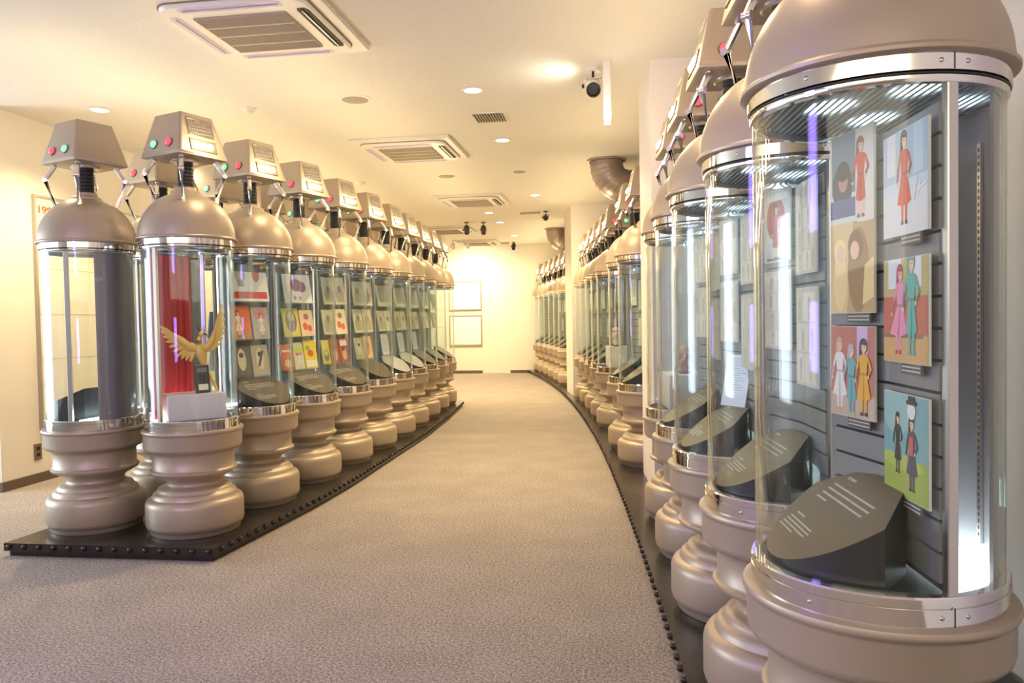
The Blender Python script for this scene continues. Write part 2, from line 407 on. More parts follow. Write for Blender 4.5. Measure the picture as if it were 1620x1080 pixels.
def strut():
    bm = bmesh.new()
    P = [(.165, 0, 2.205), (.166, 0, 2.192), (.215, 0, 2.118), (.160, 0, 1.957), (.158, 0, 1.945)]
    tube(bm, P, .0138, 8)
    lathe(bm, [(.0, -.0145), (.0135, -.0145), (.0135, .0145), (.0, .0145)], 10, M=Matrix.Translation((.214, 0, 2.118)) @ Matrix.Rotation(PI/2, 4, 'X'))
    lathe(bm, [(.0, -.004), (.016, -.004), (.016, .006), (.0, .006)], 10, M=Matrix.Translation((.165, 0, 2.198)))
    return finish(bm, 'strut', mat('strut_chrome', (.80, .76, .72), .22, 1.0), 40)
GA = math.radians(100.5); BA = math.radians(136)
def glass_front():
    bm = bmesh.new(); shell(bm, .240, .247, .7275, 1.6855, -GA, GA, 56); return finish(bm, 'glass_front', GLASS, 35)
def glass_rear():
    bm = bmesh.new(); shell(bm, .240, .247, .7275, 1.6855, GA+.055, 2*PI-GA-.055, 40); return finish(bm, 'glass_rear', GLASS, 35)
def post():
    bm = bmesh.new(); box(bm, (.234, -.011, .7275), (.254, .011, 1.6855))
    bmesh.ops.bevel(bm, geom=bm.edges[:], offset=.002, segments=1, affect='EDGES'); return finish(bm, 'post', STEEL, 30)
def back_panel():
    bm = bmesh.new(); shell(bm, .227, .234, .7225, 1.684, BA, 2*PI-BA, 28); return finish(bm, 'back_panel', GREYP, 35)
def back_rail():
    bm = bmesh.new()
    box(bm, (-.226, -.004, .76), (-.220, .010, 1.62))
    for i in range(58): box(bm, (-.221, .0005, .775+i*.0145), (-.2195, .0055, .783+i*.0145), 1)
    return finish(bm, 'shelf_rail', [STEEL, BLACK], 0)
def louver_ceiling():
    bm = bmesh.new(); lathe(bm, [(.0, 1.735), (.235, 1.735), (.235, 1.712), (.0, 1.712)], 40)
    return finish(bm, 'light_box', mat('light_box_grey', (.20, .22, .23), .4), 30)
def led_disc():
    bm = bmesh.new(); lathe(bm, [(.0, 1.7115), (.048, 1.7115), (.048, 1.7090), (.0, 1.7090)], 20); return finish(bm, 'led_disc', LEDC, 30)
def grille():
    bm = bmesh.new()
    for i in range(30):
        x = -.225+i*.0155; h = math.sqrt(max(.234**2-x*x, 0))
        if h > .02: box(bm, (x-.0032, -h, 1.699), (x+.0032, h, 1.7085))
    return finish(bm, 'grille', mat('grille_grey', (.33, .36, .37), .35, .5), 0)
def uplight():
    bm = bmesh.new()
    A = [(.224*math.cos(a), .224*math.sin(a)) for a in [BA-.45+(2*PI-2*BA+.9)*i/20 for i in range(21)]]
    prism(bm, A, .7225, .7305); return finish(bm, 'uplight', UPL, 0)
WN = ((-.035, .232), (-.035, .0), (.012, -.224))   # the bent slat wall in plan: near wing, crease, far wing
def wing_M(k, M_z=0.0):
    a = Vector((*WN[k], 0)); b = Vector((*WN[k+1], 0)); d = (b-a); L = d.length; d.normalize()
    n = Vector((-d.y, d.x, 0))
    if n.x < 0: n = -n
    # x along the wing (towards +Y end negative), y up, z out to the viewer
    xr = Vector((0, 0, 1)).cross(n)
    M = Matrix((xr, Vector((0, 0, 1)), n)).transposed().to_4x4(); M.translation = (a+b)/2+Vector((0, 0, M_z))
    return M, L
def slat(k):
    M, L = wing_M(k)
    bm = bmesh.new(); box(bm, (-L/2, -.0272, -.010), (L/2, .0272, 0), M=M); return finish(bm, 'slat', SLATM, 0)
def slat_back(k):
    M, L = wing_M(k, 1.19)
    bm = bmesh.new(); box(bm, (-L/2, -.46, -.016), (L/2, .46, -.010), M=M); return finish(bm, 'slat_backing', BLACK, 0)
def slat_panel(k):
    bm = bmesh.new(); M, L = wing_M(k, 0)
    for i in range(15): box(bm, (-L/2, .775+i*.0608-.0272, -.010), (L/2, .775+i*.0608+.0272, 0), M=M)
    return finish(bm, 'slat_panel', SLATM, 0)
def shelf_board(z):
    bm = bmesh.new(); A = [(.05, -.20), (.05, .20)]
    prism(bm, [(-.10, -.205), (.07, -.205), (.07, .205), (-.10, .205)], z, z+.006); return finish(bm, 'glass_shelf', ACRYL, 0)
def plain_board():
    bm = bmesh.new(); box(bm, (-.13, -.185, .735), (-.12, .185, 1.66)); return finish(bm, 'display_board', SLATM, 0)
def red_drape():
    bm = bmesh.new(); a0 = math.radians(118); n = 60
    P = []
    for i in range(n+1):
        a = a0+(2*PI-2*a0)*i/n; r = .205+.006*math.sin(i*1.3); P.append((r*math.cos(a), r*math.sin(a)))
    Q = [(x*.965, y*.965) for x, y in reversed(P)]
    prism(bm, P+Q, .7225, 1.67); return finish(bm, 'red_backdrop', REDM, 60)

GROUP = 'robot-shaped display cases'
GLOW = 3.5
def case(x, y, ang, label, slats=None, shelves=None, board=False, red=False, name='display_case', head_rot=0.0):
    t = empty(name, (x, y, 0), ang, label, 'display case', GROUP)
    link('pedestal', share('pedestal', pedestal), t)
    link('lower_ring', share('ring_low', ring_low), t)
    link('case_floor', share('floor_disc', floor_disc), t)
    link('upper_ring', share('ring_high', ring_high), t)
    link('gasket', share('gasket', lambda: gasket(1.6995)), t)
    link('dome', share('dome', dome), t)
    link('neck_collar', share('collar', collar), t)
    link('neck', share('neck', neck), t)
    h = link('head', share('head', head), t, rotz=head_rot)
    link('neck_plate', share('under', under_plate), h)
    for k in range(4):
        link('strut', share('strut', strut), t, rotz=PI/4+k*PI/2+head_rot)
    for s in (-1, 1):
        side = s*PI/2
        for col, fx in (('red', .064), ('green', -.060)):
            u = fx if s < 0 else -fx
            M = face_M(side, u, HZ0+.072)
            o = link(col+'_lamp', share(col+'_lamp', lambda c=col: lamp_mesh(RED_L if c == 'red' else GRN_L, c+'_lamp')), h); o.matrix_local = M
            b = link('lamp_bezel', share('bezel', bezel_mesh), h); b.matrix_local = M
    tr = link('bulb_tray', share('tray', recess_mesh), h); tr.matrix_local = face_M(0, 0, HZ0+.066)
    for u in (-.05, 0, .05):
        b = link('bulb', share('bulb', bulb_mesh), h); b.matrix_local = face_M(0, u, HZ0+.066)
    ca, sa = math.cos(ang+head_rot), math.sin(ang+head_rot)
    gp = (x+ca*.27, y+sa*.27, 2.30); lamp('bulb_glow', 'POINT', gp, GLOW, (1.0, .78, .44), .07)
    lp = link('louver_plate', share('lplate', louver_frame), h); lp.matrix_local = face_M(0, 0, HZ0+.168) @ Matrix.Diagonal((1.16, 1.16, 1, 1))
    lb = link('louver_slots', share('lbars', louver_bars), h); lb.matrix_local = face_M(0, 0, HZ0+.168) @ Matrix.Diagonal((1.16, 1.16, 1, 1))
    if slats == 'each':
        for zz in (.690, 1.722):
            for a in (GA+.03-.10, GA+.03+.11, -GA-.03+.10, -GA-.03-.11, .75, -.75):
                o = link('screw', share('screw', screw), t, (.2565*math.cos(a), .2565*math.sin(a), zz)); o.rotation_euler = (0, PI/2, a)
        for zz, hh in ((.6895, .0185), (1.7065, .031)):
            for s in (-1, 1):
                link('ring_joint', share('joint%.3f' % zz, lambda: joint(zz, hh)), t, rotz=s*(GA+.03))
    link('glass_front', share('gf', glass_front), t)
    link('glass_rear', share('gr', glass_rear), t)
    for s in (-1, 1): link('post', share('post', post), t, rotz=s*(GA+.03))
    link('back_panel', share('bp', back_panel), t)
    link('shelf_rail', share('rail', back_rail), t)
    lb = link('light_box', share('lbox', louver_ceiling), t)
    for px, py in ((.10, .0), (-.03, .12), (-.03, -.12), (-.165, 0)): link('led_disc', share('led', led_disc), lb, (px, py, 0))
    link('light_grille', share('grille', grille), lb)
    link('uplight', share('up', uplight), t)
    if slats:
        for k in (0, 1):
            bk = link('slat_wall', share('sb%d' % k, lambda k=k: slat_back(k)), t)
            if slats == 'each':
                for i in range(15): link('slat', share('sl%d' % k, lambda k=k: slat(k)), bk, (0, 0, .775+i*.0608))
            else:
                link('slat_panel', share('sp%d' % k, lambda k=k: slat_panel(k)), bk)
    if board: link('display_board', share('board', plain_board), t)
    for z in (shelves or []): link('glass_shelf', share('shelf%.3f' % z, lambda z=z: shelf_board(z)), t)
    if red: link('red_backdrop', share('red', red_drape), t)
    return t

# ------------------------------------------------------------------ things inside the cases
def cmat(c, rough=.45):
    return mat('print_%02x%02x%02x' % tuple(int(max(0, min(1, v))*255) for v in c), c, rough)
def inside(c, lx, ly, z, rz):
    """world place of a point given in a case's own frame"""
    a = c.rotation_euler[2]; x, y = rot2(lx, ly, a)
    return (c.location.x+x, c.location.y+y, z), a+rz
def ell(cx, cy_, rx, ry, n=14, a=0):
    return [(cx+rot2(rx*math.cos(2*PI*i/n), ry*math.sin(2*PI*i/n), a)[0], cy_+rot2(rx*math.cos(2*PI*i/n), ry*math.sin(2*PI*i/n), a)[1]) for i in range(n)]
def rect(x0, y0, x1, y1): return [(x0, y0), (x1, y0), (x1, y1), (x0, y1)]
def person(cx, y0, h, dress, skin, hair, legs=None, flare=.16, lean=0):
    """a plain little painted figure: list of (colour, polygon)"""
    S = []; w_ = h*flare; legs = legs or skin
    dk = tuple(round(v*.62, 3) for v in dress)
    S.append((hair, ell(cx-.010*h+lean, y0+.88*h, .082*h, .098*h)))
    S.append((hair, [(cx-.09*h+lean, y0+.88*h), (cx+.02*h+lean, y0+.88*h), (cx-.02*h+lean, y0+.70*h), (cx-.11*h+lean, y0+.66*h)]))
    for s in (-1, 1):
        S.append((legs, [(cx+s*.02*h, y0+.03*h), (cx+s*.065*h, y0+.03*h), (cx+s*.085*h, y0+.44*h), (cx+s*.005*h, y0+.44*h)]))
        S.append((hair, [(cx+s*.015*h, y0), (cx+s*.085*h, y0), (cx+s*.068*h, y0+.045*h), (cx+s*.018*h, y0+.045*h)]))
    S.append((skin, [(cx-.025*h+lean, y0+.74*h), (cx+.025*h+lean, y0+.74*h), (cx+.02*h+lean, y0+.84*h), (cx-.02*h+lean, y0+.84*h)]))
    S.append((dress, [(cx-w_, y0+.22*h), (cx-w_*.3, y0+.195*h), (cx+w_*.5, y0+.20*h), (cx+w_, y0+.23*h), (cx+.065*h+lean, y0+.53*h), (cx+.10*h+lean, y0+.74*h), (cx+.05*h+lean, y0+.775*h), (cx-.05*h+lean, y0+.775*h), (cx-.10*h+lean, y0+.74*h), (cx-.065*h+lean, y0+.53*h)]))
    S.append((dk, [(cx-.02*h, y0+.20*h), (cx+.02*h, y0+.20*h), (cx+.012*h+lean, y0+.52*h), (cx-.002*h+lean, y0+.52*h)]))
    S.append((dk, [(cx-.066*h+lean, y0+.515*h), (cx+.066*h+lean, y0+.515*h), (cx+.066*h+lean, y0+.54*h), (cx-.066*h+lean, y0+.54*h)]))
    for s in (-1, 1):
        e = (cx+s*(.17 if s > 0 else .15)*h+lean, y0+.585*h); hd = (cx+s*(.10 if s > 0 else .17)*h, y0+(.50 if s > 0 else .44)*h)
        S.append((dress, [(cx+s*.075*h+lean, y0+.765*h), (cx+s*.115*h+lean, y0+.73*h), (e[0]+s*.015*h, e[1]), (e[0]-s*.03*h, e[1]-.01*h)]))
        S.append((dk, [(e[0]-s*.03*h, e[1]+.01*h), (e[0]+s*.015*h, e[1]), (hd[0]+s*.015*h, hd[1]), (hd[0]-s*.015*h, hd[1]+.005*h)]))
        S.append((skin, ell(hd[0], hd[1]-.01*h, .022*h, .024*h, 8)))
    S.append((skin, ell(cx+.012*h+lean, y0+.865*h, .056*h, .072*h)))
    S.append((hair, [(cx-.06*h+lean, y0+.93*h), (cx+.07*h+lean, y0+.93*h), (cx+.05*h+lean, y0+.885*h), (cx-.03*h+lean, y0+.90*h), (cx-.055*h+lean, y0+.85*h)]))
    for s in (0, 1):
        S.append(((.04, .03, .03), ell(cx-.006*h+s*.036*h+lean, y0+.865*h, .007*h, .010*h, 6)))
    return S
def picture_mesh(w_, h_, bg, shapes, thick=.005, edge=(.75, .74, .70)):
    """a flat printed panel standing in its local XY plane, facing +Z; shapes in 0..1 by 0..h/w units of its width"""
    bm = bmesh.new(); mats = [cmat(edge), cmat(bg)]; ids = {tuple(bg): 1}
    box(bm, (-w_/2, 0, -thick), (w_/2, h_, 0))
    box(bm, (-w_/2+.001, .001, -.001), (w_/2-.001, h_-.001, .0003), 1)
    for k, (c, poly) in enumerate(shapes):
        c = tuple(c)
        if c not in ids: ids[c] = len(mats); mats.append(cmat(c))
        z = .0005+k*.00004
        P = []
        for x, yv in poly:
            P.append((max(-w_/2+.001, min(w_/2-.001, (x-.5)*w_)), max(.001, min(h_-.001, yv*w_)), z))
        try:
            f = bm.faces.new([bm.verts.new(p) for p in P]); f.material_index = ids[c]
        except ValueError: pass
    return finish(bm, 'print', mats, 0, recalc=False)
BX = {}
def on_wall(c, k, u, z, me, label, cat='print', name='print', out=.004, group=None, caption=None, w_=.15):
    """hang a picture on wing k of a case's slat wall"""
    M, L = wing_M(k); M = M.copy(); M.translation = M.translation+M.to_3x3() @ Vector((u, z, 0.0055+out))
    o = link(name, me); o.matrix_world = Matrix.LocRotScale(c.location, c.rotation_euler, None) @ M
    tag(o, label, cat, group)
    if caption:
        link('caption_strip', share('capstrip', lambda: caption_strip()), o, (w_*.18, -.022, 0))
    return o
def caption_strip():
    bm = bmesh.new(); box(bm, (-.045, 0, -.005), (.045, .022, 0))
    rnd = random.Random(3)
    for i in range(2):
        x = -.041
        while x < .036:
            l = rnd.uniform(.003, .008); box(bm, (x, .0135-i*.008, 0), (min(x+l, .041), .0165-i*.008, .0004), 1); x += l+.0018
    return finish(bm, 'caption_strip', [cmat((.10, .09, .08)), TEXTM], 0)
def stand_mesh(text=True, hi=.165, pal=None):
    """sloping caption block: plan a clipped disc, sloping up from the front glass"""
    R = .218; pts = []
    for i in range(33):
        a = -math.radians(76)+math.radians(152)*i/32; pts.append((R*math.cos(a)+.004, R*math.sin(a)))
    pts += [(-.026, .105), (-.026, -.105)]
    bm = bmesh.new()
    xm, xM = -.026, R+.004
    def zt(x): return .735+hi*(1-(x-xm)/(xM-xm))
    lo = [bm.verts.new((x, yv, .7225)) for x, yv in pts]; hi_ = [bm.verts.new((x, yv, zt(x))) for x, yv in pts]
    n = len(pts)
    bm.faces.new(lo).material_index = 1; bm.faces.new(hi_).material_index = 0
    for i in range(n): bm.faces.new((lo[i], lo[(i+1) % n], hi_[(i+1) % n], hi_[i])).material_index = 1
    return finish(bm, 'caption_stand', [pal or STAND, STANDS], 0)
def stand_text(hi=.165):
    bm = bmesh.new(); xm, xM = -.026, .222; rnd = random.Random(11)
    sl = math.atan2(hi, xM)
    def line(x, y0, y1, s):
        yv = y0
        while yv < y1:
            l = rnd.uniform(.5, 1.5)*s
            q = [(x-s*.42, yv), (x+s*.42, yv), (x+s*.42, min(yv+l, y1)), (x-s*.42, min(yv+l, y1))]
            lo = [bm.verts.new((a, b, .735+hi*(1-(a-xm)/(xM-xm))+.0005)) for a, b in q]
            bm.faces.new(lo); yv += l+s*.28
    line(.010, -.118, -.110, .0085); line(.010, -.104, -.072, .0072)
    for i, e in enumerate((.105, .11, .105, -.075)): line(.036+i*.0135, -.138, e, .0050)
    line(.128, -.115, -.062, .0042)
    for i, e in enumerate((.030, .036, .030, -.03)): line(.141+i*.0085, -.125, e, .0036)
    return finish(bm, 'caption_text', TEXTM, 0)
def stand(c, label, text=True, pal=None):
    o = link('caption_stand', share('stand_'+(pal.name if pal else 'b'), lambda: stand_mesh(pal=pal)), None, c.location, c.rotation_euler[2]); tag(o, label, 'caption stand', 'sloping caption stands inside the cases')
    if text: link('caption_text', share('stext', stand_text), o, label='rows of small pale lettering')
    return o
def book_mesh(w_, h_, t_, cover, shapes):
    bm = bmesh.new(); mats = [cmat(cover), cmat((.80, .76, .66))]; ids = {tuple(cover): 0}
    box(bm, (-w_/2, 0, -.0015), (w_/2, h_, 0)); box(bm, (-w_/2, 0, -t_), (w_/2, h_, -t_+.0015))
    box(bm, (-w_/2, 0, -t_+.0012), (-w_/2+.0015, h_, -.0012)); box(bm, (-w_/2+.001, .002, -t_+.0015), (w_/2-.003, h_-.002, -.0015), 1)
    for k, (cc, poly) in enumerate(shapes):
        cc = tuple(cc)
        if cc not in ids: ids[cc] = len(mats); mats.append(cmat(cc))
        P = [(max(-w_/2+.0005, min(w_/2-.0005, (x-.5)*w_)), max(.0005, min(h_-.0005, yv*w_)), .0003+k*.00004) for x, yv in poly]
        try:
            f = bm.faces.new([bm.verts.new(p) for p in P]); f.material_index = ids[cc]
        except ValueError: pass
    return finish(bm, 'book', mats, 0, recalc=False)
def stand_up(c, lx, ly, z, me, label, lean=.22, turn=0.0, cat='book', name='book', group=None):
    """lean a flat thing back, its foot at (lx, ly, z), facing the case front"""
    M = Matrix((Vector((0, 1, 0)), Vector((0, 0, 1)), Vector((1, 0, 0)))).transposed().to_4x4()
    M = Matrix.Translation((lx, ly, z)) @ Matrix.Rotation(turn, 4, 'Z') @ Matrix.Rotation(-lean, 4, 'Y') @ M
    o = link(name, me); o.matrix_world = Matrix.LocRotScale(c.location, c.rotation_euler, None) @ M
    return tag(o, label, cat, group)
SKIN = (.78, .52, .36)
# ------------------------------------------------------------------ the cases themselves
def rang(y): return math.atan2(edge_s(y), -1.0)
RIGHT_L = ['nearest robot-shaped case of the right-hand row, its pedestal cut by the frame',
 'second case of the right-hand row, just behind the nearest one',
 'third case from the front in the right-hand row, domed robot head on top',
 'fourth case from the front in the right-hand row, before the white pillar',
 'fifth case of the right-hand row, touching the near white pillar',
 'first case behind the near white pillar in the right-hand row',
 'second case behind the near white pillar in the right-hand row',
 'third case behind the near white pillar, with a white box inside',
 'fourth case behind the near white pillar in the right-hand row',
 'fifth case behind the near white pillar in the right-hand row',
 'sixth case behind the near white pillar in the right-hand row',
 'last case in front of the far white pillar in the right-hand row',
 'first case past the far white pillar in the right-hand row',
 'second case past the far white pillar in the right-hand row',
 'third case past the far white pillar in the right-hand row',
 'fourth case past the far white pillar in the right-hand row',
 'last case but one of the right-hand row, near the back wall',
 'farthest case of the right-hand row, against the back wall']
RC = []
for i, (x, y) in enumerate(RIGHT):
    RC.append(case(x, y, rang(y), RIGHT_L[i], slats=('each' if i < 2 else ('joined' if i not in (4, 7) else None)), board=(i in (4, 7))))
ORD = ['second', 'third', 'fourth', 'fifth', 'sixth', 'seventh', 'eighth', 'ninth']
LEFT_L = ['front case of the left row, holding a golden bird before a red backdrop'] + \
 ['%s case from the front along the left side of the aisle' % o for o in ORD] + ['last case at the far end of the left aisle row']
LC = []
for i, (x, y) in enumerate(LEFT):
    LC.append(case(x, y, 0.0 if i == 0 else LROT[i], LEFT_L[i], head_rot=(LROT[0] if i == 0 else 0.0), shelves=([] if i in (0,) else [.905, 1.15, 1.40]), board=(i > 0), red=(i == 0)))
BACK_L = ['leftmost case on the left platform, turning its plain grey back to the aisle'] + \
 ['%s case of the rear left row, back to back with the aisle row' % o for o in ORD] + ['last case of the rear left row, far end of the platform']
BC = []
for i, (x, y) in enumerate(BACKROW):
    BC.append(case(x, y, PI+(math.radians(-3) if i == 0 else LROT[i]), BACK_L[i], head_rot=(math.radians(-18) if i == 0 else 0.0), board=(i > 0), shelves=([] if i == 0 else [.905, 1.15])))

# ------------------------------------------------------------------ right row: pictures, papers, captions
c = RC[0]; H_ = .212; W_ = .180; K = H_/W_
TEAL = (.33, .48, .50); CREAM = (.72, .68, .56)
s1 = [((.62, .66, .60), rect(0, 0, 1, K)), ((.16, .24, .28), rect(.05, .40, .60, K)), (CREAM, rect(.64, 0, 1, K)), ((.05, .06, .09), ell(.30, .50, .24, .30)), ((.42, .26, .20), ell(.32, .56, .11, .13)),
      ((.03, .03, .05), ell(.32, .70, .15, .13)), ((.10, .13, .25), rect(.02, .1, .60, .34))] + person(.72, .06, 1.04, (.62, .08, .06), SKIN, (.25, .12, .05), flare=.10)
s2 = [((.50, .36, .16), rect(0, 0, 1, K)), ((.68, .53, .25), [(0, 0), (.4, 0), (.55, K), (0, K)]), ((.34, .21, .09), ell(.66, .55, .24, .55)), ((.80, .62, .28), ell(.24, .42, .16, .40)), ((.24, .13, .06), ell(.60, .86, .17, .20)), (SKIN, ell(.58, .80, .10, .12)),
      ((.85, .68, .30), ell(.24, .82, .15, .15)), (SKIN, ell(.25, .78, .09, .11)), ((.78, .60, .25), [(.75, .1), (1, .2), (1, .7), (.8, .6)])]
s3 = [((.50, .18, .13), rect(0, .3, 1, K)), ((.55, .42, .30), rect(0, 0, 1, .3)), ((.60, .45, .62), rect(.62, .72, .85, K))] + person(.22, .06, 1.0, (.78, .75, .66), SKIN, (.55, .42, .20), (.70, .68, .62), .17) + person(.50, .03, .95, (.16, .40, .38), SKIN, (.45, .44, .40), (.2, .36, .34), .12) + person(.78, .05, 1.0, (.75, .40, .04), SKIN, (.05, .04, .06), (.70, .38, .05), .15)
s4 = [((.62, .70, .70), rect(0, 0, 1, K)), ((.42, .55, .60), rect(0, .52, 1, K)), ((.72, .74, .70), rect(.1, .6, .3, K)), ((.50, .66, .70), rect(.7, .55, .9, K)), ((.70, .72, .68), rect(0, 0, 1, .40))] + person(.50, .10, .92, (.66, .07, .05), SKIN, (.02, .02, .03), (.62, .05, .05), .17) + [((.9, .9, .88), [(.70, .30), (.72, .30), (.80, .52), (.78, .52)]), ((.9, .9, .88), [(.78, .34), (.80, .34), (.86, .46), (.84, .46)]), ((.9, .9, .88), [(.82, .38), (.98, .42), (.98, .44), (.82, .40)])]
s5 = [((.50, .42, .16), rect(0, .62, 1, K)), ((.70, .74, .72), rect(.12, .72, .42, K-.06)), ((.70, .74, .72), rect(.56, .72, .86, K-.06)), ((.52, .14, .09), rect(0, .26, 1, .64)), ((.62, .38, .14), rect(0, 0, 1, .27)), ((.25, .16, .10), rect(0, .24, .9, .28))] + \
     person(.36, .08, .90, (.78, .30, .42), SKIN, (.42, .05, .12), (.7, .3, .4), .22, .04) + person(.66, .08, 1.0, (.10, .42, .34), SKIN, (.10, .38, .30), (.12, .36, .30), .12) + [((.10, .45, .36), [(.56, 1.0), (.76, 1.0), (.64, 1.16)])]
s6 = [((.20, .40, .38), rect(0, .35, 1, K)), ((.30, .50, .46), ell(.3, .9, .4, .3)), ((.34, .44, .08), rect(0, 0, 1, .40)), ((.42, .52, .12), ell(.4, .34, .5, .08))] + person(.34, .22, .62, (.06, .05, .05), SKIN, (.03, .02, .02), (.05, .04, .04), .13) + person(.66, .10, .74, (.08, .07, .10), SKIN, (.04, .03, .03), (.10, .06, .12), .16) + [((.75, .72, .70), ell(.66, .86, .09, .08)), ((.02, .02, .02), rect(.55, .92, .77, .96)), ((.02, .02, .02), rect(.59, .94, .73, 1.03)), ((.65, .10, .08), rect(.62, .44, .70, .62))]
for k, u, z, s, bg, lab in ((1, .0, 1.468, s1, (.6, .64, .58), 'print of a seated dark figure and one in red, upper left in nearest case'),
                            (1, .0, 1.262, s2, (.5, .36, .16), 'golden brown painted print with two robed figures, middle left in nearest case'),
                            (1, .0, 1.020, s3, (.5, .2, .14), 'painted print of three figures in white, teal and orange, lower left in nearest case'),
                            (0, .008, 1.418, s4, (.62, .7, .7), 'pale blue print of a dark-haired figure in a red dress, signed in white'),
                            (0, .008, 1.160, s5, (.5, .4, .16), 'painted print of a pink-dressed and a green-clothed figure before two windows'),
                            (0, .008, .885, s6, (.2, .4, .38), 'print of two dark-clothed figures on a green meadow, lower right in nearest case')):
    on_wall(c, k, u, z, picture_mesh(W_+(.03 if k == 0 else 0), H_, bg, [(q, [(a, b*(W_+(.03 if k == 0 else 0))/W_*.86 if False else b) for a, b in p]) for q, p in s]), lab, group='painted prints in the nearest case', out=.012, caption=True)
pen = []
rnd = random.Random(5)
def manuscript(w_, h_, seed, tone=(.74, .68, .53)):
    r = random.Random(seed); k = h_/w_; S = []
    rows = r.choice((2, 3, 3, 4)); g = .05
    for i in range(rows):
        y0 = g+i*(k-2*g)/rows; y1 = g+(i+1)*(k-2*g)/rows-.03; x = g
        while x < .9:
            x1 = min(.95, x+r.uniform(.25, .6))
            if .95-x1 < .15: x1 = .95
            v = r.uniform(.86, 1.08); S.append((tuple(min(1, round(t*v, 2)) for t in tone), rect(x, y0, x1-.025, y1)))
            q = r.uniform(.35, .6); S.append(((.50, .455, .36), ell((x+x1)/2, (y0+y1)/2+.05, .06*q*2, .09*q*2, 9)))
            S.append(((.56, .51, .41), rect((x+x1)/2-.05, y0+.02, (x+x1)/2+.05, (y0+y1)/2)))
            x = x1
    return picture_mesh(w_, h_, (.62, .57, .44), S)
def poster(w_, h_, seed, base, acc):
    r = random.Random(seed); k = h_/w_
    S = [(base, rect(0, 0, 1, k)), (acc, ell(r.uniform(.3, .7), k*.6, .35, k*.3)), ((.85, .82, .74), rect(.1, k*.85, .9, k*.94))]
    S += person(r.uniform(.35, .6), .05, k*.8, acc if sum(base) > .9 else (.8, .75, .6), SKIN, (.08, .05, .04), flare=.15)
    S += [((.12, .08, .08), rect(.12, .03, .88, .07))]
    return picture_mesh(w_, h_, base, S)
spots4 = [(1, -.0, 1.43, .18, .23, 'upper left'), (1, .0, 1.15, .18, .25, 'middle left'), (0, .0, 1.38, .20, .27, 'upper right'), (0, .005, 1.05, .205, .29, 'lower right')]
names_r = {1: 'second case of the right-hand row', 2: 'third case of the right-hand row', 3: 'fourth case of the right-hand row'}
for i in (1, 2, 3):
    for j, (k, u, z, a, b, where) in enumerate(spots4):
        if i == 1 and j == 0:
            me = poster(a, b, 44, (.62, .64, .60), (.50, .06, .10)); lb = 'pale print with a red figure, %s, %s' % (where, names_r[i])
        else:
            me = manuscript(a, b, i*10+j); lb = 'cream manuscript sheet of framed drawings, %s in the %s' % (where, names_r[i])
        on_wall(RC[i], k, u, z, me, lb, 'sheet', 'manuscript_sheet', group='manuscript sheets in the right-hand cases', out=.012)
# the white sheet on a stand in the third case, white box in the fifth
def tab_mesh(w_, h_, ink):
    S = [((.80, .84, .92), rect(0, 0, 1, h_/w_))]
    r = random.Random(9)
    for i in range(14): S.append((ink, rect(.1, h_/w_-.14-i*.075, r.uniform(.6, .9), h_/w_-.115-i*.075)))
    return picture_mesh(w_, h_, (.80, .84, .92), S)
stand_up(RC[2], .02, .02, .895, tab_mesh(.13, .21, (.45, .48, .62)), 'white text sheet leaning behind the caption stand in the third right-hand case', .22, turn=.6, cat='sheet', name='text_sheet')
for i in (0, 1, 2, 3, 5, 6, 8, 9, 10, 11, 12, 13, 14, 15, 16, 17):
    who = RIGHT_L[i].split(',')[0].replace(' robot-shaped', '')
    stand(RC[i], 'brown sloping caption stand inside the '+(who if len(who.split()) < 11 else ' '.join(who.split()[:10])), text=(i < 7))
def plinth_box(c, lx, w_, d_, h_, label):
    bm = bmesh.new(); box(bm, (-d_/2, -w_/2, 0), (d_/2, w_/2, h_)); bmesh.ops.bevel(bm, geom=bm.edges[:], offset=.002, segments=1, affect='EDGES')
    p, r = inside(c, lx, 0, .7225, 0); o = link('plinth_box', finish(bm, 'plinth_box', WPLINTH, 0), None, p, r); return tag(o, label, 'plinth')
plinth_box(RC[4], .03, .34, .22, .20, 'white box plinth inside the fifth case of the right-hand row')
plinth_box(RC[7], .03, .34, .22, .22, 'white box plinth inside the third case behind the near pillar')
def figurine(c, lx, ly, z, cols, label, h=.2):
    t = empty('figurine', inside(c, lx, ly, z, 0)[0], c.rotation_euler[2], label, 'figurine')
    bm = bmesh.new(); lathe(bm, [(.0, 0), (.035, 0), (.035, .012), (.0, .012)], 16); link('base', finish(bm, 'figurine_base', BLACK, 30), t)
    bm = bmesh.new(); lathe(bm, [(.0, .0125), (.020, .0125), (.026, h*.2), (.022, h*.4), (.034, h*.62), (.030, h*.72), (.012, h*.77), (.0, h*.77)], 16); link('body', finish(bm, 'figurine_body', cmat(cols[0]), 50), t)
    bm = bmesh.new(); lathe(bm, [(.0, h*.74)]+[(.030*math.cos(math.radians(a)), h*.87+.030*math.sin(math.radians(a))) for a in range(-75, 80, 15)]+[(.0, h*.87+.030)], 16); link('head', finish(bm, 'figurine_head', cmat(cols[1]), 60), t)
    for s in (-1, 1):
        bm = bmesh.new(); tube(bm, [(0, s*.026, h*.70), (.012, s*.050, h*.55), (.030, s*.040, h*.45)], [.009, .008, .006], 8); link('arm', finish(bm, 'figurine_arm', cmat(cols[1]), 60), t)
    return t
figurine(RC[7], .05, -.06, .9425, ((.62, .60, .66), SKIN), 'small pale figurine on the left of the white box plinth')
figurine(RC[7], .05, .07, .9425, ((.70, .64, .72), SKIN), 'small lilac figurine on the right of the white box plinth')
figurine(RC[4], .03, .02, .9225, ((.55, .10, .12), SKIN), 'small red figurine on the plinth in the fifth right-hand case', .16)
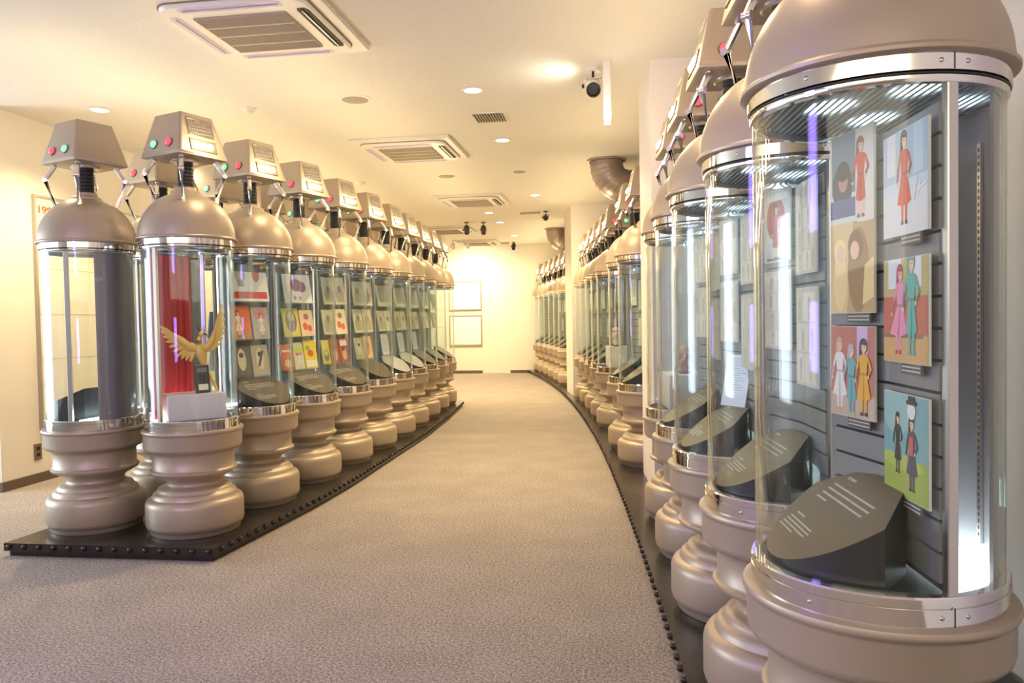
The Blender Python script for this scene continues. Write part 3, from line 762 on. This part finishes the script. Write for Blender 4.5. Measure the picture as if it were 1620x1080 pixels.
for i in (5, 6, 8, 9, 10, 11, 12, 13, 14):
    who = RIGHT_L[i].split(',')[0].replace(' in the right-hand row', '')
    for j, (k, u, z, a, b, where) in enumerate(((1, 0, 1.36, .15, .24, 'upper left'), (0, 0, 1.32, .17, .26, 'upper right'), (0, 0, 1.0, .17, .24, 'lower right'))):
        on_wall(RC[i], k, u, z, manuscript(a, b, i*10+j), 'cream drawing sheet, %s, %s' % (where, who), 'sheet', 'manuscript_sheet', group='manuscript sheets in the right-hand cases', out=.012)
stand_up(RC[5], .06, .0, .90, manuscript(.14, .22, 777, (.74, .70, .60)), 'pale sheet leaning on the caption stand of the first case behind the pillar', .30, cat='sheet', name='leaning_sheet')

# ------------------------------------------------------------------ left row
c = LC[0]
p, r = inside(c, .02, -.02, .7225, 0)
bm = bmesh.new(); box(bm, (-.11, -.155, 0), (.11, .155, .145)); bmesh.ops.bevel(bm, geom=bm.edges[:], offset=.003, segments=2, affect='EDGES')
tag(link('plinth_box', finish(bm, 'bird_plinth', WPLINTH, 30), None, p, r), 'glowing white plinth under the golden bird', 'plinth').rotation_euler[2] = math.radians(-48)
# golden bird with raised wings: body, head, crest, two wings of separate feathers, long tail
FACE = math.radians(-36)
bp_, br = inside(c, .05, -.005, .8685, FACE)
br -= math.radians(20)
bird = empty('bird_sculpture', bp_, br, 'golden bird with raised wings and long tail on a white plinth', 'sculpture')
bm = bmesh.new()   # local: Y across, Z up, X to the viewer
for zz, yy, ry_, rx_ in ():
    pass
tube(bm, [(0, .045, .10), (0, .03, .16), (0, .012, .215), (0, .0, .255), (0, .004, .285), (.004, .014, .305)], [.010, .022, .034, .030, .017, .013], 14)
link('body', finish(bm, 'bird_body', GOLD, 60), bird)
bm = bmesh.new(); lathe(bm, [(.0, -.018), (.013, -.012), (.018, 0), (.013, .012), (.0, .018)], 12, M=Matrix.Translation((.006, .020, .318))); link('head', finish(bm, 'bird_head', GOLD, 60), bird)
bm = bmesh.new(); tube(bm, [(.01, .034, .320), (.012, .052, .314), (.013, .058, .306)], [.006, .004, .001], 8); link('beak', finish(bm, 'bird_beak', mat('dark_beak', (.05, .03, .02), .4), 60), bird)
bm = bmesh.new(); tube(bm, [(0, .016, .332), (-.004, .004, .350), (-.006, -.010, .352)], [.007, .005, .001], 8); link('crest', finish(bm, 'bird_crest', mat('dark_beak', (.05, .03, .02), .4), 60), bird)
def feather(bm, a, b, w0, t=.003):
    a = Vector(a); b = Vector(b); d = (b-a); n = Vector((1, 0, 0)).cross(d).normalized()
    L = [a-n*w0*.5, a+d*.55-n*w0*.62, a+d*.9-n*w0*.4, b, a+d*.9+n*w0*.4, a+d*.55+n*w0*.62, a+n*w0*.5]
    f0 = [bm.verts.new(q-Vector((t, 0, 0))) for q in L]; f1 = [bm.verts.new(q+Vector((t, 0, 0))) for q in L]; k = len(L)
    bm.faces.new(f0); bm.faces.new(f1[::-1])
    for i in range(k): bm.faces.new((f0[i], f0[(i+1) % k], f1[(i+1) % k], f1[i]))
for s in (-1, 1):
    bm = bmesh.new()
    arm = [(.0, s*.02, .245), (.006, s*.055, .243), (.010, s*.090, .285), (.012, .112, .350)] if s > 0 else [(.0, -.02, .245), (.006, -.06, .250), (.010, -.105, .285), (.012, -.150, .318)]
    tube(bm, arm, [.024, .026, .022, .010], 8)
    wing = link('wing', finish(bm, 'bird_wing', GOLD, 60), bird)
    for i in range(10):
        t = i/9; k = min(int(t*3), 2); q = t*3-k
        a = Vector(arm[k]).lerp(Vector(arm[k+1]), q)
        ang = math.radians(-15+t*86) if s > 0 else math.radians(-66+t*96)
        ln = (.070+.070*t) if s > 0 else (.085+.015*t)
        b = a+Vector((0, s*math.cos(ang)*ln, math.sin(ang)*ln))
        bm = bmesh.new(); feather(bm, a+Vector((.003+.0004*i, 0, 0)), b+Vector((.003+.0004*i, 0, 0)), .0175); link('feather', finish(bm, 'bird_feather', GOLD, 30), wing)
for i, (y0, ye) in enumerate(((.035, .115), (.02, -.03), (.03, .06))):
    bm = bmesh.new(); tube(bm, [(0, .04, .13), (0, .04+(ye-.04)*.4, .085), (0, .04+(ye-.04)*.8, .03), (0, ye, .0005)], [.012, .010, .009, .006], 8)
    link('tail_feather', finish(bm, 'bird_tail', GOLD, 60), bird)
def tallbook(lx, ly, col, lab, turn, lean):
    me = book_mesh(.085, .16, .014, col, [((.85, .82, .74), rect(.15, .2, .85, .6)), ((.2, .2, .2), rect(.15, 1.4, .85, 1.7))])
    p_, r_ = inside(c, lx, ly, .869, 0)
    return stand_up(c, lx, ly, .8685, me, lab, lean, turn, 'book', 'book')
bird.scale = (.86, .86, 1.06)
tallbook(.095, -.035, (.06, .05, .05), 'thin black book leaning in front of the golden bird', -.5, .12)
tallbook(.06, .045, (.52, .48, .40), 'grey-beige book leaning beside the golden bird', -.4, .15)

def row(c, z, items, who, where):
    """flat things side by side on a shelf, from the case front's left to right"""
    tot = sum(i[0] for i in items)+.012*(len(items)-1); y0 = -tot/2
    for (w_, h_, cov, shapes, lab) in items:
        me = book_mesh(w_, h_, .010, cov, shapes)
        stand_up(c, -.015, y0+w_/2, z+.0065, me, '%s, %s' % (lab, who), .16, 0, 'book', 'book', 'covers on the glass shelves')
        y0 += w_+.012
W1 = [(( .55, .05, .04), rect(.05, .06, .95, .20)), ((.45, .40, .34), ell(.28, .55, .14, .16)), ((.62, .20, .14), ell(.70, .58, .10, .18)), ((.3, .28, .25), rect(.2, .3, .36, .45))]
O1 = [((.70, .16, .05), rect(0, .7, 1, 3)), ((.40, .28, .14), rect(0, 0, 1, .25))]+person(.38, .12, 1.05, (.75, .68, .52), SKIN, (.12, .06, .04))
G1 = [((.42, .40, .40), rect(0, 0, 1, 3)), ((.62, .20, .22), ell(.5, 1.1, .35, .25))]+person(.55, .1, 1.1, (.7, .68, .66), SKIN, (.15, .1, .1))
D1 = [((.16, .14, .12), rect(0, 0, 1, 3)), ((.62, .58, .44), ell(.5, .75, .24, .5)), ((.1, .08, .08), ell(.5, .95, .14, .12))]
Y1 = [((.62, .55, .12), rect(0, 0, 1, 3)), ((.24, .18, .10), ell(.5, .7, .36, .5)), ((.60, .56, .40), ell(.5, .9, .2, .22))]
P1 = [((.74, .52, .38), rect(0, 0, 1, 3)), ((.60, .10, .06), ell(.35, .5, .18, .2)), ((.60, .12, .08), ell(.68, .4, .16, .18)), ((.3, .15, .1), ell(.5, 1.0, .2, .16))]
L1_ = [((.80, .62, .06), rect(0, 0, 1, 3)), ((.78, .74, .66), rect(.1, .05, .9, .42)), ((.60, .15, .05), ell(.5, .8, .25, .2)), ((.35, .4, .1), ell(.3, 1.1, .2, .15))]
R1_ = [((.72, .14, .05), rect(0, 0, 1, 3)), ((.75, .62, .3), ell(.5, .4, .3, .25)), ((.8, .75, .6), rect(.1, 1.1, .9, 1.25))]
C1 = [((.60, .54, .38), rect(0, 0, 1, 3)), ((.42, .36, .24), rect(.12, .15, .88, .8)), ((.30, .22, .16), ell(.5, .9, .2, .2))]
M1 = [((.34, .09, .05), rect(0, 0, 1, 3)), ((.55, .42, .28), ell(.5, .6, .25, .45)), ((.2, .05, .04), ell(.4, 1.0, .2, .2))]
who = ['']+['%s aisle-side left case' % o for o in ('second', 'third', 'fourth', 'fifth', 'sixth', 'seventh', 'eighth', 'ninth', 'last')]
row(LC[1], 1.40, [(.33, .20, (.74, .72, .64), W1, 'wide white boxed set with a red band on the top shelf')], who[1], '')
row(LC[1], 1.15, [(.17, .225, (.7, .2, .08), O1, 'orange cover with a pale figure, left on the middle shelf'), (.15, .215, (.42, .4, .4), G1, 'grey cover with a pink-haloed figure, right on the middle shelf')], who[1], '')
row(LC[1], .905, [(.15, .20, (.16, .14, .12), D1, 'dark cover with a pale oval, left on the lower shelf'), (.15, .205, (.45, .4, .32), D1[1:]+[((.1, .1, .1), [(.3, .4), (.45, .4), (.75, 1.1), (.6, 1.1)])], 'tan cover with a dark slanting shape, right on the lower shelf')], who[1], '')
row(LC[2], 1.40, [(.30, .22, (.78, .76, .72), [((.30, .06, .10), ell(.45, .46, .22, .16)), ((.25, .05, .15), ell(.65, .42, .16, .14)), ((.3, .28, .3), ell(.35, .14, .05, .05)), ((.3, .28, .3), ell(.55, .13, .05, .05))], 'white board with a dark red blossom on the top shelf')], who[2], '')
row(LC[2], 1.15, [(.17, .215, (.62, .55, .12), Y1, 'yellow-green cover with a brown figure, left on the middle shelf'), (.15, .20, (.74, .52, .38), P1, 'salmon cover with red marks, right on the middle shelf')], who[2], '')
row(LC[2], .905, [(.12, .19, (.72, .14, .05), R1_, 'red-orange cover, leftmost on the lower shelf'), (.11, .20, (.6, .6, .5), G1[1:]+[((.5, .58, .1), rect(.1, 1.1, .9, 1.5))], 'grey and lime cover, between red and yellow covers'), (.14, .215, (.80, .62, .06), L1_, 'bright yellow cover, rightmost on the lower shelf')], who[2], '')
row(LC[3], 1.40, [(.14, .23, (.60, .54, .38), C1, 'beige sheet, left on the top shelf'), (.15, .235, (.62, .56, .42), C1[1:], 'plain cream sheet, right on the top shelf')], who[3], '')
row(LC[3], 1.15, [(.15, .21, (.62, .56, .42), C1, 'beige cover, left on the middle shelf'), (.16, .215, (.70, .60, .44), P1[1:], 'cream cover with red and brown spots, right on the middle shelf')], who[3], '')
row(LC[3], .905, [(.10, .20, (.68, .55, .14), Y1, 'yellow cover, left on the lower shelf'), (.12, .21, (.34, .09, .05), M1, 'dark red cover, centre of the lower shelf'), (.12, .21, (.36, .10, .06), M1[1:]+[((.7, .6, .6), rect(.1, 1.2, .9, 1.6))], 'maroon cover with a pale title box, right on the lower shelf')], who[3], '')
row(LC[4], 1.40, [(.15, .23, (.66, .62, .44), C1, 'cream sheet, left on the top shelf'), (.15, .23, (.66, .62, .44), C1[1:], 'plain pale sheet, right on the top shelf')], who[4], '')
row(LC[4], 1.15, [(.15, .22, (.66, .62, .44), C1[1:], 'plain beige sheet, left on the middle shelf'), (.15, .22, (.62, .56, .40), C1, 'beige sheet with a brown block, right on the middle shelf')], who[4], '')
row(LC[4], .905, [(.14, .20, (.45, .40, .30), D1[1:], 'olive cover, left on the lower shelf'), (.14, .21, (.72, .50, .28), [((.62, .30, .10), ell(.5, .7, .2, .5))]+C1[2:], 'tan cover with an orange figure, right on the lower shelf')], who[4], '')
for i in (5, 6, 7, 8, 9):
    t1, t2 = ('cream', 'pale yellow')
    row(LC[i], 1.40, [(.30, .22, (.66, .63, .48), C1[1:], 'wide cream sheet on the top shelf')], who[i], '')
    row(LC[i], 1.15, [(.14, .21, (.62, .58, .42), C1, 'beige cover, left on the middle shelf'), (.14, .21, (.66, .62, .50), C1[2:], 'pale cover with one dark spot, right on the middle shelf')], who[i], '')
    if i < 8:
        row(LC[i], .905, [(.15, .22, (.70, .74, .84), [((.55, .58, .72), rect(.15, .2, .85, 1.2))], 'bluish white sheet on the lower shelf')], who[i], '')
pale = mat('caption_pale', (.52, .50, .46), .35, .1)
for i in range(1, 10):
    stand(LC[i], ('pale' if i in (5, 6) else 'brown')+' sloping caption stand inside the '+who[i], text=(i < 4), pal=pale if i in (5, 6) else None)
bw = ['leftmost grey-backed case']+['%s wall-side left case' % o for o in ORD]+['last wall-side left case']
for i in range(10):
    if i == 0:
        stand(BC[0], 'caption stand inside the leftmost grey-backed case', text=False)
        continue
    row(BC[i], 1.15, [(.16, .22, (.64, .60, .46), C1, 'beige cover, left on the upper shelf'), (.13, .20, (.20, .26, .42), G1[1:], 'blue cover, right on the upper shelf')], bw[i], '')
    row(BC[i], .905, [(.16, .20, (.62, .20, .10), R1_, 'red-orange cover, left on the lower shelf'), (.13, .20, (.70, .66, .55), P1[1:], 'cream cover with red marks, right on the lower shelf')], bw[i], '')

# ------------------------------------------------------------------ things on the walls
t = empty('wall_panel', (XL, 6.35, .44), 0, 'tall cream history panel with a red year on the left wall', 'panel')
bm = bmesh.new(); box(bm, (0, -.68, 0), (.02, .68, 1.88)); link('board', finish(bm, 'panel_board', mat('panel_cream', (.80, .74, .60), .6), 0), t)
bm = bmesh.new()
for a, b in (((.0, -.70, -.02), (.028, -.68, 1.90)), ((.0, .68, -.02), (.028, .70, 1.90)), ((.0, -.68, -.02), (.028, .68, 0)), ((.0, -.68, 1.88), (.028, .68, 1.90))): box(bm, a, b)
link('frame', finish(bm, 'panel_frame', mat('frame_grey', (.42, .40, .36), .4, .4), 0), t)
bm = bmesh.new()
for z in (1.66, 1.30, .92, .55): box(bm, (.02, -.67, z), (.0215, .67, z+.006))
link('rule_line', finish(bm, 'panel_rules', mat('rule_grey', (.5, .46, .38), .6), 0), t, kind='stuff')
def text_mesh(s, size, ma, ex=.0006):
    cu = bpy.data.curves.new('lettering', 'FONT'); cu.body = s; cu.size = size; cu.extrude = ex; cu.offset = .0022; cu.resolution_u = 3
    o = bpy.data.objects.new('lettering', cu); COL.objects.link(o)
    dg = bpy.context.evaluated_depsgraph_get(); me = bpy.data.meshes.new_from_object(o.evaluated_get(dg)); bpy.data.objects.remove(o)
    me.materials.clear(); me.materials.append(ma); return me
o = link('year_lettering', text_mesh('1990', .082, mat('red_ink', (.62, .10, .05), .6)), t, (.0215, -.672, 1.755), label='red year figures'); o.scale = (1.4, 1, 1); o.rotation_euler = (PI/2, 0, PI/2)
t = empty('wall_outlet', (XL, 5.62, .25), 0, 'small brown wall outlet near the end of the left wall', 'outlet')
bm = bmesh.new(); box(bm, (0, -.04, -.065), (.008, .04, .065)); bmesh.ops.bevel(bm, geom=bm.edges[:], offset=.002, segments=1, affect='EDGES'); link('cover_plate', finish(bm, 'outlet_plate', mat('outlet_brown', (.20, .15, .10), .4, .3), 0), t)
for z in (-.025, .025):
    bm = bmesh.new(); box(bm, (.008, -.018, z-.014), (.0095, .018, z+.014)); link('socket', finish(bm, 'outlet_socket', BLACK, 0), t)
for z0, z1, lab in ((1.47, 2.13, 'upper of two framed panels glowing on the back wall'), (.65, 1.35, 'lower of two framed panels glowing on the back wall')):
    t = empty('framed_panel', (-3.58, YB, z0), 0, lab, 'panel', 'framed panels on the back wall'); h_ = z1-z0
    bm = bmesh.new(); box(bm, (-.36, -.022, .02), (.36, 0, h_-.02)); link('sheet', finish(bm, 'panel_sheet', mat('panel_white', (.86, .84, .80), .5), 0), t)
    for a, b in (((-.38, -.04, 0), (-.36, 0, h_)), ((.36, -.04, 0), (.38, 0, h_)), ((-.36, -.04, 0), (.36, 0, .02)), ((-.36, -.04, h_-.02), (.36, 0, h_))):
        bm = bmesh.new(); box(bm, a, b); link('frame_bar', finish(bm, 'panel_bar', mat('frame_pale', (.34, .31, .22), .5), 0), t)

# ------------------------------------------------------------------ ceiling fixtures
def aircon(x, y, label):
    t = empty('air_conditioner', (x, y, CEIL), 0, label, 'air conditioner', 'ceiling cassette air conditioners')
    bm = bmesh.new(); box(bm, (-.475, -.475, -.018), (.475, .475, -.0005)); bmesh.ops.bevel(bm, geom=bm.edges[:], offset=.006, segments=2, affect='EDGES'); link('panel', finish(bm, 'ac_panel', WHITEP, 30), t)
    def rr(h, r, n=6):
        P = []
        for cx_, cy_, a0 in ((h-r, h-r, 0), (-h+r, h-r, 90), (-h+r, -h+r, 180), (h-r, -h+r, 270)):
            for i in range(n+1):
                a = math.radians(a0+90*i/n); P.append((cx_+r*math.cos(a), cy_+r*math.sin(a)))
        return P
    bm = bmesh.new(); A = rr(.405, .09); B = rr(.395, .085)
    lo = [bm.verts.new((a, b, -.034)) for a, b in B]; mid = [bm.verts.new((a, b, -.026)) for a, b in A]; hi = [bm.verts.new((a, b, -.0185)) for a, b in A]; n = len(A)
    bm.faces.new(lo)
    for X, Y in ((lo, mid), (mid, hi)):
        for i in range(n): bm.faces.new((X[i], X[(i+1) % n], Y[(i+1) % n], Y[i]))
    link('face_plate', finish(bm, 'ac_face', WHITEP, 30), t)
    bm = bmesh.new(); A = rr(.412, .095)
    lo = [bm.verts.new((a, b, -.0215)) for a, b in A]; hi = [bm.verts.new((a, b, -.0182)) for a, b in A]; bm.faces.new(lo)
    for i in range(n): bm.faces.new((lo[i], lo[(i+1) % n], hi[(i+1) % n], hi[i]))
    link('shadow_gap', finish(bm, 'ac_gap', mat('gap_brown', (.25, .20, .13), .7), 0), t)
    bm = bmesh.new(); box(bm, (-.258, -.258, -.040), (.258, .258, -.034)); g = link('intake_grille', finish(bm, 'ac_grille', GRILM, 0), t)
    for i in range(3):
        bm = bmesh.new(); box(bm, (-.256, -.132+i*.132-.004, -.0425), (.256, -.132+i*.132+.004, -.040)); link('grille_bar', finish(bm, 'ac_bar', mat('bar_pale', (.62, .55, .42), .5), 0), g)
    bm = bmesh.new()
    for i in range(44):
        v = -.250+i*.0116
        if min(abs(v-q) for q in (-.132, 0, .132)) > .008: box(bm, (-.254, v-.0022, -.0414), (.254, v+.0022, -.040))
    link('mesh_lines', finish(bm, 'ac_mesh', mat('mesh_brown', (.36, .30, .22), .6), 0), g, kind='stuff')
    for k in range(4):
        bm = bmesh.new(); n_ = 10
        P = [(.330+.035*(0 if 0 < i < n_ else 0), -.27+.54*i/n_) for i in range(n_+1)]
        prism(bm, [(.325, -.26), (.335, -.285), (.375, -.285), (.388, -.25), (.388, .25), (.375, .285), (.335, .285), (.325, .26)], -.0352, -.0335)
        sl = link('outlet_slot', finish(bm, 'ac_slot', FLAPD if k == 0 else FLAPL, 0), t, rotz=k*PI/2)
        bm = bmesh.new(); box(bm, (.352, -.262, -.040), (.358, .262, -.036)); link('flap', finish(bm, 'ac_flap', STEEL if k == 0 else FLAPL, 0), sl)
    t.scale = (1, 1, 1.6)
    return t
for x, y, lab in ((-1.98, 4.13, 'nearest ceiling cassette air conditioner, cut by the top of the frame'), (-2.01, 7.375, 'second nearest ceiling cassette air conditioner, middle of the ceiling'),
                  (-2.06, 10.70, 'third ceiling cassette air conditioner, above the end of the left row'), (-3.2, 14.1, 'fourth ceiling cassette air conditioner, partly behind the left heads'), (-3.1, 16.6, 'farthest ceiling cassette air conditioner, close to the back wall')):
    aircon(x, y, lab)
def down_mesh():
    bm = bmesh.new(); lathe(bm, [(.062, -.002), (.085, -.002), (.086, -.006), (.080, -.010), (.064, -.008), (.062, -.002)], 32); return finish(bm, 'downlight_trim', WHITEP, 40)
def lens_mesh():
    bm = bmesh.new(); lathe(bm, [(.0, -.0065), (.066, -.0065), (.066, -.002), (.0, -.002)], 28); return finish(bm, 'downlight_lens', DOWNL, 40)
def downlight(x, y, label, power=60, col=WARM):
    t = empty('downlight', (x, y, CEIL), 0, label, 'downlight', 'recessed ceiling downlights')
    link('trim_ring', share('down', down_mesh), t); link('lens', share('lens', lens_mesh), t)
    lamp('downlight_beam', 'SPOT', (x, y, CEIL-.02), power, col, .06, (x, y, 0), math.radians(130), .8)
DL = [(-1.06, 5.61, 'nearest lit round downlight over the aisle'), (-1.09, 7.22, 'second nearest lit downlight, beyond the slotted vent'), (-1.15, 10.53, 'third lit downlight over the aisle, right of the third air conditioner'),
      (-2.06, 12.09, 'fourth lit downlight, left of the small track spotlight'), (-2.08, 13.33, 'fifth lit downlight, second of the far pair'), (-2.14, 15.54, 'farthest lit downlight, near the back wall'), (-4.0, 5.53, 'lit downlight by the left wall above the leftmost case')]
DL += [(-4.05, yy, 'lit downlight by the left wall, %s beyond the one over the leftmost case' % o) for yy, o in ((8.0, 'first'), (10.5, 'second'), (13.0, 'third'), (15.5, 'fourth'))]
for x, y, lab in DL: downlight(x, y, lab, 150)
def disc_mesh(r, h, ma, nm):
    bm = bmesh.new(); lathe(bm, [(.0, -h), (r*.80, -h), (r*.84, -h*.75), (r, -h*.5), (r, 0), (.0, 0)], 32); return finish(bm, nm, ma, 40)
for x, y, r_, lab in ((-1.98, 5.67, .10, 'nearest round tan ceiling speaker'), (-2.01, 8.88, .10, 'farther round tan ceiling speaker, beyond the second air conditioner'), (-1.14, 8.81, .075, 'small round tan ceiling disc over the aisle')):
    t = empty('ceiling_speaker', (x, y, CEIL), 0, lab, 'speaker', 'round ceiling speakers')
    link('rim', share('spk_rim%.3f' % r_, lambda: disc_mesh(r_*1.25, .006, WHITEP, 'speaker_rim')), t); link('mesh_disc', share('spk%.3f' % r_, lambda: disc_mesh(r_, .012, DISCM, 'speaker_disc')), t)
for x, y, lab in ((-2.88, 5.75, 'small white smoke detector above the second left head'), (-3.11, 9.03, 'small white smoke detector above the middle of the left row')):
    t = empty('smoke_detector', (x, y, CEIL), 0, lab, 'smoke detector', 'ceiling smoke detectors')
    link('base', share('det1', lambda: disc_mesh(.065, .012, WHITEP, 'detector_base')), t)
    bm = bmesh.new(); lathe(bm, [(.0, -.038), (.022, -.036), (.040, -.022), (.046, -.012), (.0, -.011)], 24); link('sensor', share('det2', lambda: finish(bm, 'detector_sensor', WHITEP, 40)), t)
t = empty('ceiling_vent', (-1.07, 6.39, CEIL), 0, 'small square ceiling vent with dark slots over the aisle', 'vent')
bm = bmesh.new(); box(bm, (-.15, -.15, -.006), (.15, .15, 0)); link('frame', finish(bm, 'vent_frame', WHITEP, 0), t)
bm = bmesh.new(); box(bm, (-.125, -.125, -.0075), (.125, .125, -.006)); link('opening', finish(bm, 'vent_dark', BLACK, 0), t)
bm = bmesh.new(); box(bm, (-.0045, -.125, -.016), (.0045, .125, -.0075)); fin = finish(bm, 'vent_fin', mat('fin_tan', (.45, .39, .28), .5), 0)
for i in range(11): link('fin', fin, t, (-.115+i*.023, 0, 0))
# the spotlight that washes the ceiling, with its bracket
def spot(x, y, label, aim, sc_=1.0, white=True, drop=.02):
    t = empty('track_spotlight', (x, y, CEIL), 0, label, 'spotlight')
    ma = WHITEP if white else mat('spot_black', (.05, .045, .04), .4)
    bm = bmesh.new(); lathe(bm, [(.0, -.02*sc_), (.05*sc_, -.02*sc_), (.05*sc_, 0), (.0, 0)], 20); link('mount', finish(bm, 'spot_mount', ma, 40), t)
    bm = bmesh.new(); tube(bm, [(0, 0, -.019*sc_), (0, 0, -.02*sc_-drop), (.0, 0, -.05*sc_-drop)], .009*sc_, 8); link('stem', finish(bm, 'spot_stem', BLACK, 40), t)
    ctr = Vector((0, 0, -.11*sc_-drop)); d = Vector(aim).normalized()
    M = Matrix.Translation(ctr) @ d.to_track_quat('Z', 'Y').to_matrix().to_4x4()
    bm = bmesh.new(); lathe(bm, [(.0, -.11*sc_), (.035*sc_, -.11*sc_), (.052*sc_, -.09*sc_), (.056*sc_, .05*sc_), (.052*sc_, .06*sc_), (.0, .06*sc_)], 24, M=M); h = link('lamp_head', finish(bm, 'spot_head', ma, 40), t)
    bm = bmesh.new(); lathe(bm, [(.030*sc_, .061*sc_), (.052*sc_, .061*sc_), (.050*sc_, .085*sc_), (.040*sc_, .085*sc_), (.036*sc_, .065*sc_), (.0, .065*sc_)], 24, M=M); link('lens_hood', finish(bm, 'spot_hood', BLACK, 40), h)
    bm = bmesh.new()
    for s in (-1, 1): box(bm, (s*.058*sc_-.004*sc_, -.010*sc_, -.115*sc_-drop), (s*.058*sc_+.004*sc_, .010*sc_, -.045*sc_-drop))
    box(bm, (-.062*sc_, -.010*sc_, -.05*sc_-drop), (.062*sc_, .010*sc_, -.044*sc_-drop)); link('yoke', finish(bm, 'spot_yoke', ma, 0), t)
    bm = bmesh.new()
    for s in (-1, ): lathe(bm, [(.0, 0), (.015*sc_, 0), (.015*sc_, .016*sc_), (.0, .016*sc_)], 12, M=Matrix.Translation((s*.064*sc_, 0, -.10*sc_-drop)) @ Matrix.Rotation(-PI/2, 4, 'Y'))
    link('knob', finish(bm, 'spot_knob', BLACK, 40), t)
    return t
spot(-.17, 5.30, 'white ceiling spotlight with a black lens beside the pendant', (.05, -1, -.62), .95)
lamp('spotlight_glow', 'SPOT', (-.27, 5.30, CEIL-.17), 3.2, (1.0, .98, .78), .07, (-.75, 5.3, CEIL), math.radians(155), 1.0)
t = empty('pendant_lamp', (-.075, 5.16, CEIL), 0, 'slim white pendant tube with a lit tip beside the spotlight', 'pendant')
bm = bmesh.new(); box(bm, (-.025, -.025, -.30), (.025, .025, 0)); bmesh.ops.bevel(bm, geom=bm.edges[:], offset=.004, segments=1, affect='EDGES'); link('tube', finish(bm, 'pendant_tube', WHITEP, 0), t)
bm = bmesh.new(); box(bm, (-.024, -.024, -.375), (.024, .024, -.30)); link('lit_tip', finish(bm, 'pendant_tip', PENDL, 0), t)
bm = bmesh.new(); box(bm, (-.022, -.022, -.425), (.022, .022, -.375)); link('end_cap', finish(bm, 'pendant_cap', WALL, 0), t)
lamp('pendant_glow', 'POINT', (-.075, 5.05, CEIL-.34), .5, (1, .9, .75), .03)
def track(a, b, label):
    bm = bmesh.new(); L = (Vector(b)-Vector(a)).length; box(bm, (0, -.015, -.03), (L, .015, 0))
    an = math.atan2(b[1]-a[1], b[0]-a[0]); o = link('light_track', finish(bm, 'light_track', mat('track_tan', (.42, .37, .27), .5), 0), None, (*a, CEIL), an); tag(o, label, 'light track')
track((-1.58, 12.25), (-1.26, 12.22), 'short pale light track beside the black far spotlight')
spot(-1.17, 12.2, 'black spotlight at the end of the short light track', (.1, -1, -.3), .75, False)
spot(-2.65, 13.2, 'left one of two black spotlights hanging before the far air conditioners', (-.1, .6, -.8), .8, False, .05)
spot(-2.37, 13.3, 'right one of two black spotlights hanging before the far air conditioners', (-.1, .6, -.8), .8, False, .05)
spot(-3.59, 16.35, 'left one of two small pale spotlights close to the back wall', (0, .8, -.6), .7, True)
spot(-3.27, 16.35, 'right one of two small pale spotlights close to the back wall', (0, .8, -.6), .7, True)
track((-3.2, 16.9), (-2.45, 16.95), 'long thin light track along the back wall')
spot(-2.35, 16.95, 'black spotlight at the right end of the back wall track', (0, -.5, -.8), .75, False)
for x in (-3.59, -3.27): lamp('panel_wash', 'SPOT', (x, 16.2, CEIL-.25), 70, (1.0, .86, .54), .05, (x+.1, YB, 1.6), math.radians(120), 1.0)

# duct elbows coming out of the ceiling behind the right-hand row
def duct(x, y, r, label, ang):
    t = empty('duct_elbow', (x, y, CEIL), ang, label, 'duct')
    Rb = r+.05; n = 9
    bm = bmesh.new(); lathe(bm, [(r+.012, -.02), (r+.035, -.02), (r+.035, 0), (r+.012, 0)], 32); link('ceiling_collar', finish(bm, 'duct_collar', DUCTM, 40), t)
    def ring(a, rr):
        c_ = Vector((Rb-Rb*math.cos(a), 0, -.06-Rb*math.sin(a))); u = Vector((math.cos(a), 0, math.sin(a)))
        return [c_+(u*math.cos(2*PI*k/32)+Vector((0, 1, 0))*math.sin(2*PI*k/32))*rr for k in range(32)]
    bm = bmesh.new(); A = [bm.verts.new((r*math.cos(2*PI*k/32), r*math.sin(2*PI*k/32), 0)) for k in range(32)]; B = [bm.verts.new((r*math.cos(2*PI*k/32), r*math.sin(2*PI*k/32), -.06)) for k in range(32)]
    for k in range(32): bm.faces.new((A[k], A[(k+1) % 32], B[(k+1) % 32], B[k]))
    link('duct_segment', finish(bm, 'duct_seg', DUCTM, 60), t)
    for i in range(n):
        a0 = PI/2*i/n; a1 = PI/2*(i+1)/n; am = a0+(a1-a0)*.12
        rows = [ring(a0, r-.002), ring(a0+.004, r+.007), ring(am, r+.007), ring(am+.006, r+.001), ring(a1, r-.002)]
        bm = bmesh.new(); V = [[bm.verts.new(p) for p in q] for q in rows]
        for P, Q in zip(V, V[1:]):
            for k in range(32): bm.faces.new((P[k], P[(k+1) % 32], Q[(k+1) % 32], Q[k]))
        link('duct_segment', finish(bm, 'duct_seg', DUCTM, 50), t)
    bm = bmesh.new()
    for k in range(32): pass
    M = Matrix.Translation((Rb, 0, -.06-Rb)) @ Matrix.Rotation(PI/2, 4, 'Y')
    lathe(bm, [(r-.001, 0), (r-.001, .55)], 32, M=M); link('duct_run', finish(bm, 'duct_run', DUCTM, 60), t)
duct(-.14, 8.40, .175, 'near brown sheet-metal duct elbow under the ceiling by the right row', math.radians(8))
duct(-1.22, 14.6, .175, 'far brown sheet-metal duct elbow under the ceiling by the right row', math.radians(14))
